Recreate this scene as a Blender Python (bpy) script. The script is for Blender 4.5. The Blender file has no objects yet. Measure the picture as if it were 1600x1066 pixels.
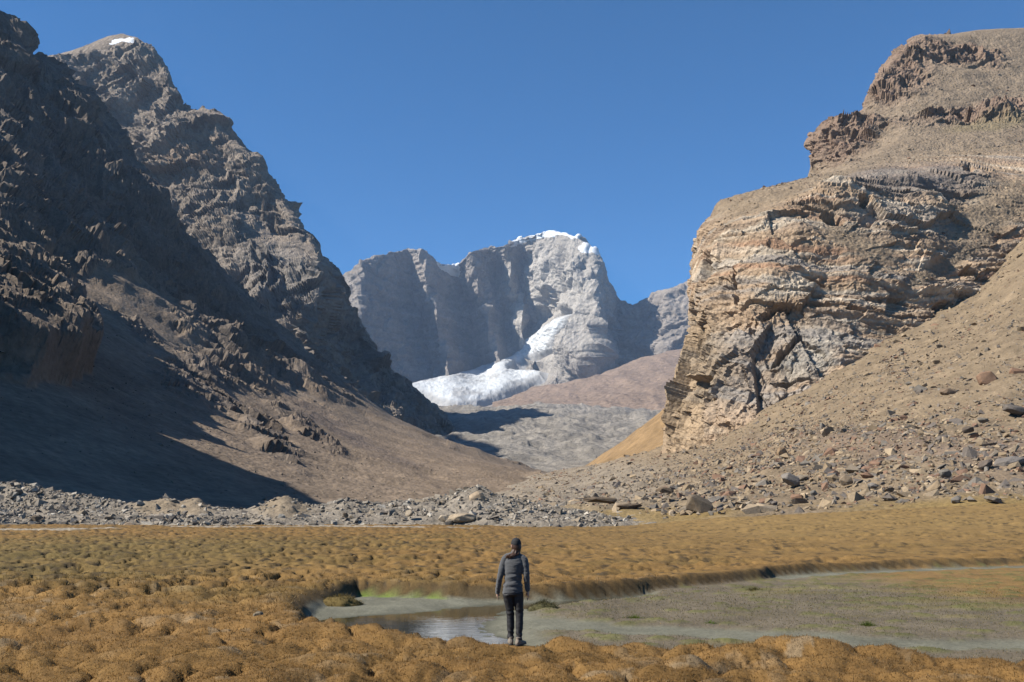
import bpy, math
import numpy as np
from mathutils import Vector

# ------------------------------------------------------------------ camera, sky, sun, exposure
scene = bpy.context.scene
COL = scene.collection
W0, H0, FPX, HORIZON = 1600.0, 1066.0, 1555.0, 800.0
CAM_Z = 2.07
PITCH = math.atan((HORIZON - H0 / 2) / FPX)
cam_data = bpy.data.cameras.new("camera")
cam_data.sensor_width = 36.0
cam_data.lens = 36.0 * FPX / W0
cam_data.clip_start = 0.1
cam_data.clip_end = 60000.0
cam = bpy.data.objects.new("camera", cam_data)
COL.objects.link(cam)
cam.location = (0, 0, CAM_Z)
cam.rotation_euler = (math.pi / 2 + PITCH, 0, 0)
scene.camera = cam

SUN_EL, SUN_BEHIND = math.radians(41), math.radians(12)
S = np.array([-math.cos(SUN_EL) * math.cos(SUN_BEHIND), -math.cos(SUN_EL) * math.sin(SUN_BEHIND), math.sin(SUN_EL)])
world = bpy.data.worlds.new("World")
scene.world = world
world.use_nodes = True
wn = world.node_tree
bg = wn.nodes["Background"]
sky = wn.nodes.new("ShaderNodeTexSky")
sky.sky_type = 'NISHITA'
sky.sun_disc = False
sky.sun_elevation = SUN_EL
sky.sun_rotation = math.atan2(S[0], S[1])
sky.altitude = 4200
sky.air_density = 1.0
sky.dust_density = 1.2
sky.ozone_density = 4.0
sky_tint = wn.nodes.new("ShaderNodeVectorMath")          # white balance of the whole sky
sky_tint.operation = 'MULTIPLY'
sky_tint.inputs[1].default_value = (0.48, 1.22, 1.56)
wn.links.new(sky.outputs[0], sky_tint.inputs[0])
wn.links.new(sky_tint.outputs[0], bg.inputs[0])
bg.inputs[1].default_value = 0.050
sun_data = bpy.data.lights.new("sun", 'SUN')
sun_data.energy = 5.0
sun_data.angle = math.radians(0.53)
sun_data.color = (1.0, 0.94, 0.84)
sun = bpy.data.objects.new("sun", sun_data)
COL.objects.link(sun)
sun.rotation_euler = Vector(S).to_track_quat('Z', 'Y').to_euler()
vs = scene.view_settings
vs.view_transform = 'Standard'
vs.look = 'None'
vs.exposure = 1.12
vs.gamma = 1.0
scene.cycles.use_denoising = True
scene.cycles.max_bounces = 4
scene.cycles.diffuse_bounces = 1
scene.cycles.volume_bounces = 0

# ------------------------------------------------------------------ helpers: survey points, noise, meshes
CP, SP = math.cos(PITCH), math.sin(PITCH)


def at(px, py, d):
    """point of the valley seen in direction (px, py) at d metres north of the camera"""
    px, py, d = np.broadcast_arrays(np.asarray(px, float), np.asarray(py, float), np.asarray(d, float))
    x = (px - W0 / 2) / FPX
    v = (H0 / 2 - py) / FPX
    yy = CP - v * SP
    zz = SP + v * CP
    return np.stack([x / yy * d, d, CAM_Z + zz / yy * d], -1)


def on_plane(px, py, z):
    px, py = np.asarray(px, float), np.asarray(py, float)
    v = (H0 / 2 - py) / FPX
    yy = CP - v * SP
    zz = SP + v * CP
    d = (z - CAM_Z) * yy / zz
    return np.stack([(px - W0 / 2) / FPX / yy * d, d], -1)


def _hash(ix, iy, iz, seed):
    h = (ix.astype(np.uint32) * np.uint32(374761393) + iy.astype(np.uint32) * np.uint32(668265263)
         + iz.astype(np.uint32) * np.uint32(2147483647 - 1640531527 % 2147483647) + np.uint32((seed * 974711 + 12345) & 0xffffffff))
    h = (h ^ (h >> np.uint32(13))) * np.uint32(1274126177)
    h = (h ^ (h >> np.uint32(16))) * np.uint32(2246822519)
    return h ^ (h >> np.uint32(15))


_G = np.random.RandomState(5).normal(size=(256, 3)).astype(np.float32)
_G /= np.linalg.norm(_G, axis=1, keepdims=True)


def noise(p, seed=0):
    """3D gradient noise, about -1..1; p (..., 3)"""
    p = np.asarray(p, np.float32)
    i = np.floor(p)
    f = p - i
    i = i.astype(np.int64)
    w = f * f * f * (f * (f * 6 - 15) + 10)
    out = 0
    for dx in (0, 1):
        wx = w[..., 0] if dx else 1 - w[..., 0]
        for dy in (0, 1):
            wy = w[..., 1] if dy else 1 - w[..., 1]
            for dz in (0, 1):
                wz = w[..., 2] if dz else 1 - w[..., 2]
                g = _G[_hash(i[..., 0] + dx, i[..., 1] + dy, i[..., 2] + dz, seed) & np.uint32(255)]
                out = out + wx * wy * wz * (g[..., 0] * (f[..., 0] - dx) + g[..., 1] * (f[..., 1] - dy) + g[..., 2] * (f[..., 2] - dz))
    return out * 1.5


def fbm(p, octaves=5, seed=0, gain=0.5, lac=2.03):
    a, s, out = 1.0, 0.0, 0
    p = np.asarray(p, np.float32)
    for o in range(octaves):
        out = out + a * noise(p, seed + o * 7)
        s += a
        a *= gain
        p = p * lac + 3.7
    return out / s * 1.4


def ridged(p, octaves=5, seed=0, gain=0.5, lac=2.07):
    """sharp crests at 1, valleys near 0"""
    a, s, out, prev = 1.0, 0.0, 0, 1.0
    p = np.asarray(p, np.float32)
    for o in range(octaves):
        n = 1 - np.abs(noise(p, seed + o * 11))
        n = n * n
        out = out + a * n * prev
        prev = np.clip(n * 1.4, 0, 1)
        s += a
        a *= gain
        p = p * lac + 1.9
    return out / s


def voronoi(p, seed=0, jitter=0.9, dims=3):
    """F1, F2, random id of the nearest cell"""
    p = np.asarray(p, np.float32)
    i = np.floor(p).astype(np.int64)
    f1 = np.full(p.shape[:-1], 9.0, np.float32)
    f2 = f1.copy()
    cid = np.zeros(p.shape[:-1], np.float32)
    rz = (-1, 0, 1) if dims == 3 else (0,)
    for dx in (-1, 0, 1):
        for dy in (-1, 0, 1):
            for dz in rz:
                cx, cy, cz = i[..., 0] + dx, i[..., 1] + dy, (i[..., 2] + dz if dims == 3 else i[..., 0] * 0)
                h = _hash(cx, cy, cz, seed)
                r = [((h >> np.uint32(s)) & np.uint32(1023)).astype(np.float32) / 1023.0 for s in (0, 10, 20)]
                ox = cx + 0.5 + jitter * (r[0] - 0.5) - p[..., 0]
                oy = cy + 0.5 + jitter * (r[1] - 0.5) - p[..., 1]
                d = ox * ox + oy * oy
                if dims == 3:
                    oz = cz + 0.5 + jitter * (r[2] - 0.5) - p[..., 2]
                    d = d + oz * oz
                d = np.sqrt(d)
                closer = d < f1
                f2 = np.where(closer, f1, np.minimum(f2, d))
                cid = np.where(closer, r[2] * 0.7 + r[0] * 0.3, cid)
                f1 = np.where(closer, d, f1)
    return f1, f2, cid


def facet(p, cell, seed=0, jitter=0.95):
    """angular rock: every cell is a plane of its own tilt; returns metres relative to the cell size, and a cell id"""
    cell = np.asarray(cell, np.float32)
    p = np.asarray(p, np.float32) / cell
    i = np.floor(p).astype(np.int64)
    f1 = np.full(p.shape[:-1], 9.0, np.float32)
    best = np.zeros(p.shape[:-1], np.uint32)
    off = np.zeros(p.shape, np.float32)
    for dx in (-1, 0, 1):
        for dy in (-1, 0, 1):
            for dz in (-1, 0, 1):
                cx, cy, cz = i[..., 0] + dx, i[..., 1] + dy, i[..., 2] + dz
                h = _hash(cx, cy, cz, seed)
                o = np.stack([c + np.float32(0.5) + np.float32(jitter) * (((h >> np.uint32(sft)) & np.uint32(1023)).astype(np.float32) / 1023 - np.float32(0.5)) for c, sft in ((cx, 0), (cy, 10), (cz, 20))], -1).astype(np.float32)
                o -= p
                d = (o * o).sum(-1)
                m = d < f1
                f1[m] = d[m]
                best[m] = h[m]
                off[m] = o[m]
    g = _G[(best * np.uint32(2654435761) >> np.uint32(9)) & np.uint32(255)]
    rid = ((best >> np.uint32(7)) & np.uint32(1023)).astype(np.float32) / 1023
    return (off * g).sum(-1), rid


def soften(a):
    for ax in (0, 1):
        b = np.roll(a, 1, ax) + 4 * a + np.roll(a, -1, ax)
        sl = [slice(None)] * 2
        sl[ax] = slice(1, -1)
        a = a.copy()
        a[tuple(sl)] = b[tuple(sl)] / 6
    return a


def crags(p, cells, seed=0, k=0.5, step=0.25, soft=True):
    """sum of facets over several cell sizes (metres)"""
    out, rid0 = 0, None
    for j, c in enumerate(cells):
        c = np.asarray(c, float)
        f, rid = facet(p, c, seed + 17 * j)
        out = out + (k * f + step * (rid - .5)) * float(np.min(c))
        rid0 = rid
    return (soften(out) if soft else out), rid0


def crease(p, octaves=4, seed=0, gain=0.5):
    """piecewise sharp ridges and gullies, about -1..1"""
    a, s_, out = 1.0, 0.0, 0
    p = np.asarray(p, np.float32)
    for o in range(octaves):
        out = out + a * (1 - 3.0 * np.abs(noise(p, seed + o * 5)))
        s_ += a
        a *= gain
        p = p * 2.11 + 4.3
    return out / s_


def ss(a, b, x):
    t = np.clip((x - a) / (b - a), 0, 1)
    return t * t * (3 - 2 * t)


def lerp(a, b, t):
    return a + (b - a) * t


def mixc(c, c2, t):
    return c + (np.asarray(c2, np.float32) - c) * t[..., None]


def pchip(t, y, te):
    """shape preserving cubic through knots t (k,), values y (k, ...)"""
    t = np.asarray(t, float)
    h = np.diff(t)
    sh = (-1,) + (1,) * (y.ndim - 1)
    dl = np.diff(y, axis=0) / h.reshape(sh)
    m = np.zeros_like(y)
    m[0], m[-1] = dl[0], dl[-1]
    if len(t) > 2:
        same = dl[:-1] * dl[1:] > 0
        w1 = (2 * h[1:] + h[:-1]).reshape(sh)
        w2 = (h[1:] + 2 * h[:-1]).reshape(sh)
        with np.errstate(divide='ignore', invalid='ignore'):
            hm = (w1 + w2) / (w1 / dl[:-1] + w2 / dl[1:])
        m[1:-1] = np.where(same, hm, 0)
    k = np.clip(np.searchsorted(t, te, side='right') - 1, 0, len(t) - 2)
    u = ((te - t[k]) / h[k]).reshape(sh)
    hk = h[k].reshape(sh)
    return ((2 * u ** 3 - 3 * u ** 2 + 1) * y[k] + (u ** 3 - 2 * u ** 2 + u) * hk * m[k]
            + (-2 * u ** 3 + 3 * u ** 2) * y[k + 1] + (u ** 3 - u ** 2) * hk * m[k + 1])


def loft(rows, nu, nv, weights=None, sharp=False):
    """surface through surveyed rows of (px, py, distance); returns points (nv, nu, 3) and survey coords (nv, nu, 2)"""
    te = np.linspace(0, 1, nu)
    rr = []
    for r in rows:
        a = np.array(r, float)
        a[:, 2] = np.log(a[:, 2])
        seg = np.hypot(np.diff(a[:, 0]), np.diff(a[:, 1])) + 120 * np.abs(np.diff(a[:, 2]))
        t = np.concatenate([[0], np.cumsum(seg)])
        rr.append(np.stack([np.interp(te, t / t[-1], a[:, k]) for k in range(3)], -1) if sharp else pchip(t / t[-1], a, te))
    rr = np.array(rr)
    if weights is None:
        dv = np.mean(np.hypot(np.diff(rr[..., 0], axis=0), np.diff(rr[..., 1], axis=0)) + 60 * np.abs(np.diff(rr[..., 2], axis=0)), axis=1)
    else:
        dv = np.array(weights, float)
    t = np.concatenate([[0], np.cumsum(dv)])
    g = pchip(t / t[-1], rr, np.linspace(0, 1, nv))
    return at(g[..., 0], g[..., 1], np.exp(g[..., 2])), g[..., :2]


def grid_normals(P):
    du = np.gradient(P, axis=1)
    dv = np.gradient(P, axis=0)
    n = np.cross(du, dv)
    n /= np.linalg.norm(n, axis=-1, keepdims=True) + 1e-9
    return n


def facing(P, n):
    """make normals point to the open side (up, or towards the valley)"""
    flip = np.sign(np.sum(n * np.array([0, -0.6, 1.0]), -1).mean())
    return n * flip


ALBEDO = 0.6          # overall level of the surveyed rock and turf colours


def mesh_obj(name, verts, faces, mat, col=None, smooth=True, parent=None):
    faces = np.asarray(faces, np.int32)
    me = bpy.data.meshes.new(name)
    nv, nf, k = len(verts), len(faces), faces.shape[1]
    me.vertices.add(nv)
    me.vertices.foreach_set("co", np.asarray(verts, np.float32).ravel())
    me.loops.add(nf * k)
    me.loops.foreach_set("vertex_index", faces.ravel())
    me.polygons.add(nf)
    me.polygons.foreach_set("loop_start", np.arange(0, nf * k, k, dtype=np.int32))
    me.polygons.foreach_set("use_smooth", np.full(nf, smooth) if np.isscalar(smooth) else np.asarray(smooth, bool))
    me.update(calc_edges=True)
    if col is not None:
        a = me.attributes.new("tint", 'FLOAT_COLOR', 'POINT')
        c = np.ones((nv, 4), np.float32)
        c[:, :3] = np.clip(np.asarray(col) * ALBEDO, 0.004, 1)
        a.data.foreach_set("color", c.ravel())
    if mat:
        me.materials.append(mat)
    o = bpy.data.objects.new(name, me)
    COL.objects.link(o)
    if parent:
        o.parent = parent
    return o


def grid_faces(nv, nu):
    i = np.arange(nv * nu, dtype=np.int32).reshape(nv, nu)
    return np.stack([i[:-1, :-1], i[1:, :-1], i[1:, 1:], i[:-1, 1:]], -1).reshape(-1, 4)


def sheet(name, P, mat, col, smooth=True, parent=None, flip=False):
    nv, nu = P.shape[:2]
    f = grid_faces(nv, nu)
    n = facing(P, grid_normals(P))
    a = np.cross(P[0, 1] - P[0, 0], P[1, 0] - P[0, 0])
    g = grid_normals(P)
    if np.sum(g * n, -1).mean() > 0:
        f = f[:, ::-1]
    return mesh_obj(name, P.reshape(-1, 3), f, mat, col.reshape(-1, 3), smooth, parent)


def tag(o, label=None, cat=None, group=None, kind=None):
    if label: o["label"] = label
    if cat: o["category"] = cat
    if group: o["group"] = group
    if kind: o["kind"] = kind
    return o


def structure(o, label, cat):
    return tag(o, label, cat, kind="structure")


def in_poly(px, py, poly):
    poly = np.asarray(poly, float)
    inside = np.zeros(px.shape, bool)
    j = len(poly) - 1
    for i in range(len(poly)):
        xi, yi, xj, yj = *poly[i], *poly[j]
        c = ((yi > py) != (yj > py)) & (px < (xj - xi) * (py - yi) / (yj - yi + 1e-12) + xi)
        inside ^= c
        j = i
    return inside


def poly_dist(px, py, poly, closed=True):
    poly = np.asarray(poly, float)
    d = np.full(px.shape, 1e9)
    n = len(poly)
    for i in range(n if closed else n - 1):
        a, b = poly[i], poly[(i + 1) % n]
        ab = b - a
        t = np.clip(((px - a[0]) * ab[0] + (py - a[1]) * ab[1]) / (ab @ ab + 1e-12), 0, 1)
        d = np.minimum(d, np.hypot(px - a[0] - t * ab[0], py - a[1] - t * ab[1]))
    return d


def sdf(px, py, poly):
    return np.where(in_poly(px, py, poly), -1, 1) * poly_dist(px, py, poly)


def patch(px, py, cx, cy, rx, ry, rot=0, soft=0.35, warp=0):
    """soft elliptical area in survey coordinates (a patch of differently coloured rock)"""
    c, s_ = math.cos(rot), math.sin(rot)
    dx, dy = px - cx, py - cy
    a = (dx * c + dy * s_) / rx
    b = (-dx * s_ + dy * c) / ry
    return 1 - ss(1 - soft, 1 + soft, np.sqrt(a * a + b * b) + warp)


# ------------------------------------------------------------------ materials
def new_mat(name):
    m = bpy.data.materials.new(name)
    m.use_nodes = True
    nt = m.node_tree
    return m, nt, nt.nodes["Principled BSDF"]


def ground_mat(name, scales=(1.0, 0.2), contrast=0.35, bump=0.5, bump_scale=1.0, dist=0.1, rough=0.95, spec=0.15, second=None, voro=0.0):
    """tint attribute times multi scale grain, with fine relief"""
    m, nt, b = new_mat(name)
    N, L = nt.nodes.new, nt.links.new
    at_ = N("ShaderNodeAttribute"); at_.attribute_name = "tint"
    geo = N("ShaderNodeNewGeometry")
    val = None
    for k, s in enumerate(scales):
        n = N("ShaderNodeTexNoise")
        n.inputs["Scale"].default_value = s
        n.inputs["Detail"].default_value = 6
        n.inputs["Roughness"].default_value = 0.65
        L(geo.outputs["Position"], n.inputs["Vector"])
        mr = N("ShaderNodeMapRange")
        mr.inputs["From Min"].default_value = 0.28
        mr.inputs["From Max"].default_value = 0.72
        mr.inputs["To Min"].default_value = 1 - contrast
        mr.inputs["To Max"].default_value = 1 + contrast
        L(n.outputs["Fac"], mr.inputs["Value"])
        if val is None:
            val = mr.outputs[0]
        else:
            mu = N("ShaderNodeMath"); mu.operation = 'MULTIPLY'
            L(val, mu.inputs[0]); L(mr.outputs[0], mu.inputs[1])
            val = mu.outputs[0]
    mul = N("ShaderNodeVectorMath"); mul.operation = 'SCALE'
    L(at_.outputs["Color"], mul.inputs[0]); L(val, mul.inputs["Scale"])
    L(mul.outputs[0], b.inputs["Base Color"])
    b.inputs["Roughness"].default_value = rough
    b.inputs["Specular IOR Level"].default_value = spec
    bn = N("ShaderNodeTexNoise")
    bn.inputs["Scale"].default_value = bump_scale
    bn.inputs["Detail"].default_value = 8
    bn.inputs["Roughness"].default_value = 0.7
    L(geo.outputs["Position"], bn.inputs["Vector"])
    h = bn.outputs["Fac"]
    if voro:
        vo = N("ShaderNodeTexVoronoi")
        vo.inputs["Scale"].default_value = voro
        L(geo.outputs["Position"], vo.inputs["Vector"])
        ad = N("ShaderNodeMath"); ad.operation = 'MULTIPLY_ADD'
        L(vo.outputs["Distance"], ad.inputs[0]); ad.inputs[1].default_value = -0.6; L(h, ad.inputs[2])
        h = ad.outputs[0]
    bp = N("ShaderNodeBump")
    bp.inputs["Strength"].default_value = bump
    bp.inputs["Distance"].default_value = dist
    L(h, bp.inputs["Height"])
    L(bp.outputs[0], b.inputs["Normal"])
    return m


M_FAR = ground_mat("far_rock", (0.012, 0.06), 0.22, 1.0, 0.03, 14, voro=0.035)
M_LEFT_FAR = ground_mat("left_rock_far", (0.02, 0.15), 0.25, 1.0, 0.08, 6, voro=0.09)
M_LEFT = ground_mat("left_rock", (0.03, 0.3), 0.3, 0.55, 0.3, 1.4, voro=0.45)
M_CLIFF = ground_mat("cliff_rock", (0.05, 0.6), 0.2, 1.0, 0.45, 1.1, voro=0.5)
M_SCREE = ground_mat("scree", (0.12, 1.5), 0.3, 1.0, 1.6, 0.35, voro=1.1)
M_DEBRIS = ground_mat("debris", (0.012, 0.09), 0.25, 1.0, 0.09, 7, voro=0.07)
M_ICE = ground_mat("ice", (0.01, 0.05), 0.08, 0.8, 0.03, 8, rough=0.6)
M_SNOW = ground_mat("snow", (0.03, 0.1), 0.04, 0.3, 0.05, 2, rough=0.7)
M_MORAINE = ground_mat("moraine", (0.3, 3.0), 0.3, 1.0, 3.0, 0.2, voro=1.6)
M_TURF = ground_mat("turf", (0.6, 14.0), 0.3, 0.8, 26.0, 0.03)

# ------------------------------------------------------------------ CENTRAL MOUNTAIN
GLACIER = [(628, 602), (660, 594), (705, 586), (760, 571), (800, 556), (815, 545), (818, 533), (832, 524), (848, 510), (866, 498), (890, 492), (884, 508), (868, 528), (862, 546), (842, 556), (822, 566), (795, 577), (848, 580), (846, 588), (815, 604), (780, 618), (745, 630), (715, 632), (690, 628), (662, 617), (640, 609)]


def ice_flat(q):
    return 1 - .93 * ss(22, 2, sdf(q[..., 0], q[..., 1], GLACIER))


def central():
    cols = [500, 535, 560, 600, 638, 658, 690, 714, 738, 766, 790, 810, 850, 900, 930, 946, 962, 985, 1010, 1045, 1087, 1200]
    top = [458, 433, 412, 396, 390, 391, 413, 416, 393, 388, 384, 373, 361, 371, 392, 436, 468, 484, 472, 454, 440, 425]
    dep = [150, 0, -170, 40, 290, 60, 380, 540, 240, 480, 270, 440, 60, -280, -390, -200, 20, -90, -130, -260, -300, -460]
    rows = []
    B = 7000
    rows.append([(x, y + 60, B + 1400 + d) for x, y, d in zip(cols, top, dep)])
    rows.append([(x, y + 10, B + 420 + 0.6 * d) for x, y, d in zip(cols, top, dep)])
    rows.append([(x, y, B + 150 + 0.9 * d) for x, y, d in zip(cols, top, dep)])
    for f, dd, shift, k in ((0.22, 95, 4, 1.5), (0.5, 10, 12, 1.8), (0.78, -130, 20, 1.4), (1.0, -420, 22, 0.25), (1.25, -950, 14, 0.0)):
        base = 612
        rows.append([(x + 2.0 * shift * np.interp(x, [560, 620, 790, 810, 850, 900], [.1, 1, 1, .6, .3, .1]), lerp(y, base + (0 if x < 950 else -25), f), B + dd + k * d) for x, y, d in zip(cols, top, dep)])
    P, q = loft(rows, 520, 270, sharp=True)
    n = facing(P, grid_normals(P))
    w0 = .3 * fbm(P / 200, 3, 72)
    big = crags(P + 60 * fbm(P / 300, 2, 73)[..., None], ((330, 330, 420), (170, 170, 230)), 77, .26, .06)[0]
    spur = patch(q[..., 0], q[..., 1], 950, 575, 62, 20, .45, .8) + patch(q[..., 0], q[..., 1], 1015, 545, 60, 14, .1, .8) + .8 * patch(q[..., 0], q[..., 1], 905, 520, 14, 60, -.5, .8)
    sky_fade = ss(0, 14, q[..., 1] - np.interp(q[..., 0], cols, top))
    amp = 0.75 + 0.25 * sky_fade
    Pv = P * np.array([1, 1, 0.35])
    r = crease(Pv / 520 + 3, 5, 21, .55)
    cr, rid = crags(P * np.array([1, 1, .55]) + 30 * fbm(P / 200, 2, 4)[..., None], ((150, 150, 110), (64, 64, 50), (30, 30, 24)), 7)
    s = P[..., 2] + 60 * fbm(P / 900, 3, 5) + 0.10 * P[..., 0]
    st = noise(np.stack([s / 55, 0 * s, 0 * s], -1), 9) + 0.6 * noise(np.stack([s / 22, 0 * s, 0 * s], -1), 10)
    D = P + n * (amp * ice_flat(q) * ((16 + 24 * ss(790, 850, q[..., 0])) * r + .6 * cr + ss(800, 850, q[..., 0]) * ss(6, 50, q[..., 1] - np.interp(q[..., 0], cols, top)) * big + (9 + 7 * ss(800, 740, q[..., 0])) * st + 7 * fbm(P / 40, 3, 3) + 16 * fbm(Pv / np.array([260, 260, 400]), 3, 13) + 90 * spur + 55 * patch(q[..., 0], q[..., 1], 893, 470, 9, 100, .22, .9) - 130 * patch(q[..., 0], q[..., 1], 852, 488, 16, 40, .55, .7, w0)) - 60 * ss(16, -10, sdf(q[..., 0], q[..., 1], GLACIER)))[..., None]
    px, py = q[..., 0], q[..., 1]
    w = fbm(P / 350, 4, 71) * 0.35
    c = np.zeros(P.shape, np.float32) + np.array([0.29, 0.255, 0.225])
    c *= (1 + 0.24 * st + 0.2 * fbm(P / 160, 4, 2))[..., None]
    c = mixc(c, (0.33, 0.26, 0.2), np.clip(patch(px, py, 610, 415, 130, 28, 0.0, .5, w) * 0.6 * (st > 0.2), 0, 1))
    c = mixc(c, (0.47, 0.435, 0.39), patch(px, py, 870, 470, 85, 120, 0.2, .5, w) * 0.85)
    c = mixc(c, (0.30, 0.22, 0.16), ss(560, 590, py) * ss(900, 960, px) * 0.6)
    o = sheet("central_mountain", D, M_FAR, c, False)
    structure(o, "distant hazy grey rock mountain with snow on its summit at the valley head", "mountain")
    nn = facing(D, grid_normals(D))
    # snow lying on it
    def snow(poly, thick, name, label):
        pw = 3.0 * fbm(P / 60, 3, 44)
        inside = in_poly(px + pw, py + pw, poly)
        snow_part(o, D, nn, inside, thick, name, label)
    snow([(796, 376), (828, 362), (862, 354), (890, 360), (908, 372), (905, 378), (880, 370), (850, 372), (815, 382), (798, 388)], 2.5, "snow_cap", "white snow cap along the summit ridge")
    snow([(904, 388), (915, 380), (935, 392), (938, 406), (922, 402), (908, 406)], 2.5, "snow_cornice", "white hanging snowfield on the right shoulder of the summit")
    snow([(682, 405), (715, 408), (722, 417), (715, 432), (700, 430), (686, 420)], 6, "snow_saddle", "small snowfield in the notch of the ridge")
    return P, q, D


def snow_part(parent, D, n, mask, thick, name, label):
    nv, nu = mask.shape
    f = grid_faces(nv, nu)
    keep = mask.reshape(-1)[f].all(1)
    f = f[keep]
    if len(f) < 4:
        print("no snow", name); return
    used = np.unique(f)
    remap = -np.ones(nv * nu, np.int64); remap[used] = np.arange(len(used))
    # smooth depth towards the rim
    cnt = np.bincount(f.ravel(), minlength=nv * nu)[used]
    t = np.where(cnt < 4, -0.3, 1.0) * thick
    V = D.reshape(-1, 3)[used] + n.reshape(-1, 3)[used] * t[:, None]
    f = remap[f]
    e1 = np.cross(V[f[:, 1]] - V[f[:, 0]], V[f[:, 2]] - V[f[:, 0]])
    if (e1 * n.reshape(-1, 3)[used][f[:, 0]]).sum(1).mean() < 0:
        f = f[:, ::-1]
    c = np.zeros((len(V), 3)) + np.array([0.82, 0.85, 0.9])
    p = mesh_obj(name, V, f, M_SNOW, c, True, parent)
    p["label"] = label
    return p


CM, CMq, CMD = central()


def glacier():
    # ice lying on the foot of the mountain: follows its shape, thick in the middle, tapering into the rock at the rim
    px, py = CMq[..., 0], CMq[..., 1]
    ok = (px > 600) & (px < 920) & (py > 480) & (py < 650)
    r0, r1 = np.where(ok.any(1))[0][[0, -1]]
    c0, c1 = np.where(ok.any(0))[0][[0, -1]]
    t = [np.linspace(0, 1, n_) for n_ in (r1 - r0, c1 - c0)]
    P = pchip(t[0], CM[r0:r1, c0:c1], np.linspace(0, 1, (r1 - r0) * 2))
    P = pchip(t[1], P.transpose(1, 0, 2), np.linspace(0, 1, (c1 - c0) * 2)).transpose(1, 0, 2)
    q = pchip(t[0], CMq[r0:r1, c0:c1], np.linspace(0, 1, (r1 - r0) * 2))
    q = pchip(t[1], q.transpose(1, 0, 2), np.linspace(0, 1, (c1 - c0) * 2)).transpose(1, 0, 2)
    ker = np.hanning(61); ker /= ker.sum()
    for ax in (1, 1, 1, 0):                                   # the ice smooths over the ribs of the wall
        pad = [(0, 0)] * 3; pad[ax] = (30, 30)
        P = np.apply_along_axis(lambda a: np.convolve(a, ker, 'valid'), ax, np.pad(P, pad, mode='reflect', reflect_type='odd'))
    n = facing(P, grid_normals(P))
    px, py = q[..., 0], q[..., 1]
    w = fbm(P / 200, 4, 12)
    sd = sdf(px, py, GLACIER) + 2.2 * fbm(P / 90, 4, 14)
    thick = 26 * ss(3, -8, sd) - 60 * ss(-2, 8, sd)
    steep = ss(575, 540, py)
    cre = crease(P * np.array([1 / 75, 1 / 150, 1 / 50]), 4, 8)
    cr, rid = crags(P, ((45, 45, 30), (22, 22, 16)), 70)
    D = P + n * (thick + ss(2, -6, sd) * (7 * fbm(P / 260, 3, 3) + (5 + 4 * steep) * cre + (.14 + .4 * steep) * cr))[..., None]
    c = np.zeros(P.shape, np.float32) + np.array([0.72, 0.75, 0.78])
    c = mixc(c, (0.42, 0.41, 0.40), ss(-.05, .5, w + .35 * fbm(P * np.array([1 / 60, 1 / 160, 1 / 60]), 3, 4) - .05) * .7)
    c = mixc(c, (0.36, 0.34, 0.32), ss(-6, 0, sd) * .7)
    f = grid_faces(*P.shape[:2])
    f = f[(sd.reshape(-1)[f] < 6).all(1)]
    used = np.unique(f)
    rm = -np.ones(sd.size, np.int64); rm[used] = np.arange(len(used))
    f = rm[f]
    V = D.reshape(-1, 3)[used]
    e = np.cross(V[f[:, 1]] - V[f[:, 0]], V[f[:, 2]] - V[f[:, 0]])
    if (e * n.reshape(-1, 3)[used][f[:, 0]]).sum(1).mean() < 0:
        f = f[:, ::-1]
    structure(mesh_obj("glacier", V, f, M_ICE, c.reshape(-1, 3)[used]), "white crevassed glacier tongue below the distant mountain", "glacier")


glacier()


def brown_slope():
    rows = [
        [(780, 640, 6300), (850, 612, 6400), (930, 595, 6500), (1000, 568, 6600), (1060, 548, 6800), (1130, 530, 7000)],
        [(770, 632, 5600), (850, 604, 5900), (930, 588, 6000), (1000, 562, 6200), (1060, 545, 6400), (1130, 528, 6500)],
        [(770, 640, 5000), (850, 620, 5000), (930, 606, 5100), (1000, 590, 5200), (1060, 575, 5300), (1130, 560, 5400)],
        [(770, 650, 4200), (850, 640, 4200), (930, 634, 4200), (1000, 625, 4200), (1060, 612, 4200), (1130, 600, 4200)],
        [(770, 668, 3700), (850, 664, 3700), (930, 662, 3700), (1000, 660, 3700), (1060, 650, 3700), (1130, 640, 3700)],
    ]
    P, q = loft(rows, 160, 90)
    n = facing(P, grid_normals(P))
    D = P + n * (30 * fbm(P / 500, 4, 31) + 18 * (ridged(P * np.array([1 / 200, 1 / 700, 0]), 3, 3) - .5))[..., None]
    c = np.zeros(P.shape, np.float32) + np.array([0.285, 0.205, 0.15])
    c *= (1 + 0.25 * fbm(P * np.array([1 / 150, 1 / 600, 0]), 3, 6))[..., None]
    structure(sheet("far_slope", D, M_FAR, c), "pale brown scree slope below the far ridge, behind the grey moraine", "slope")


brown_slope()


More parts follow.
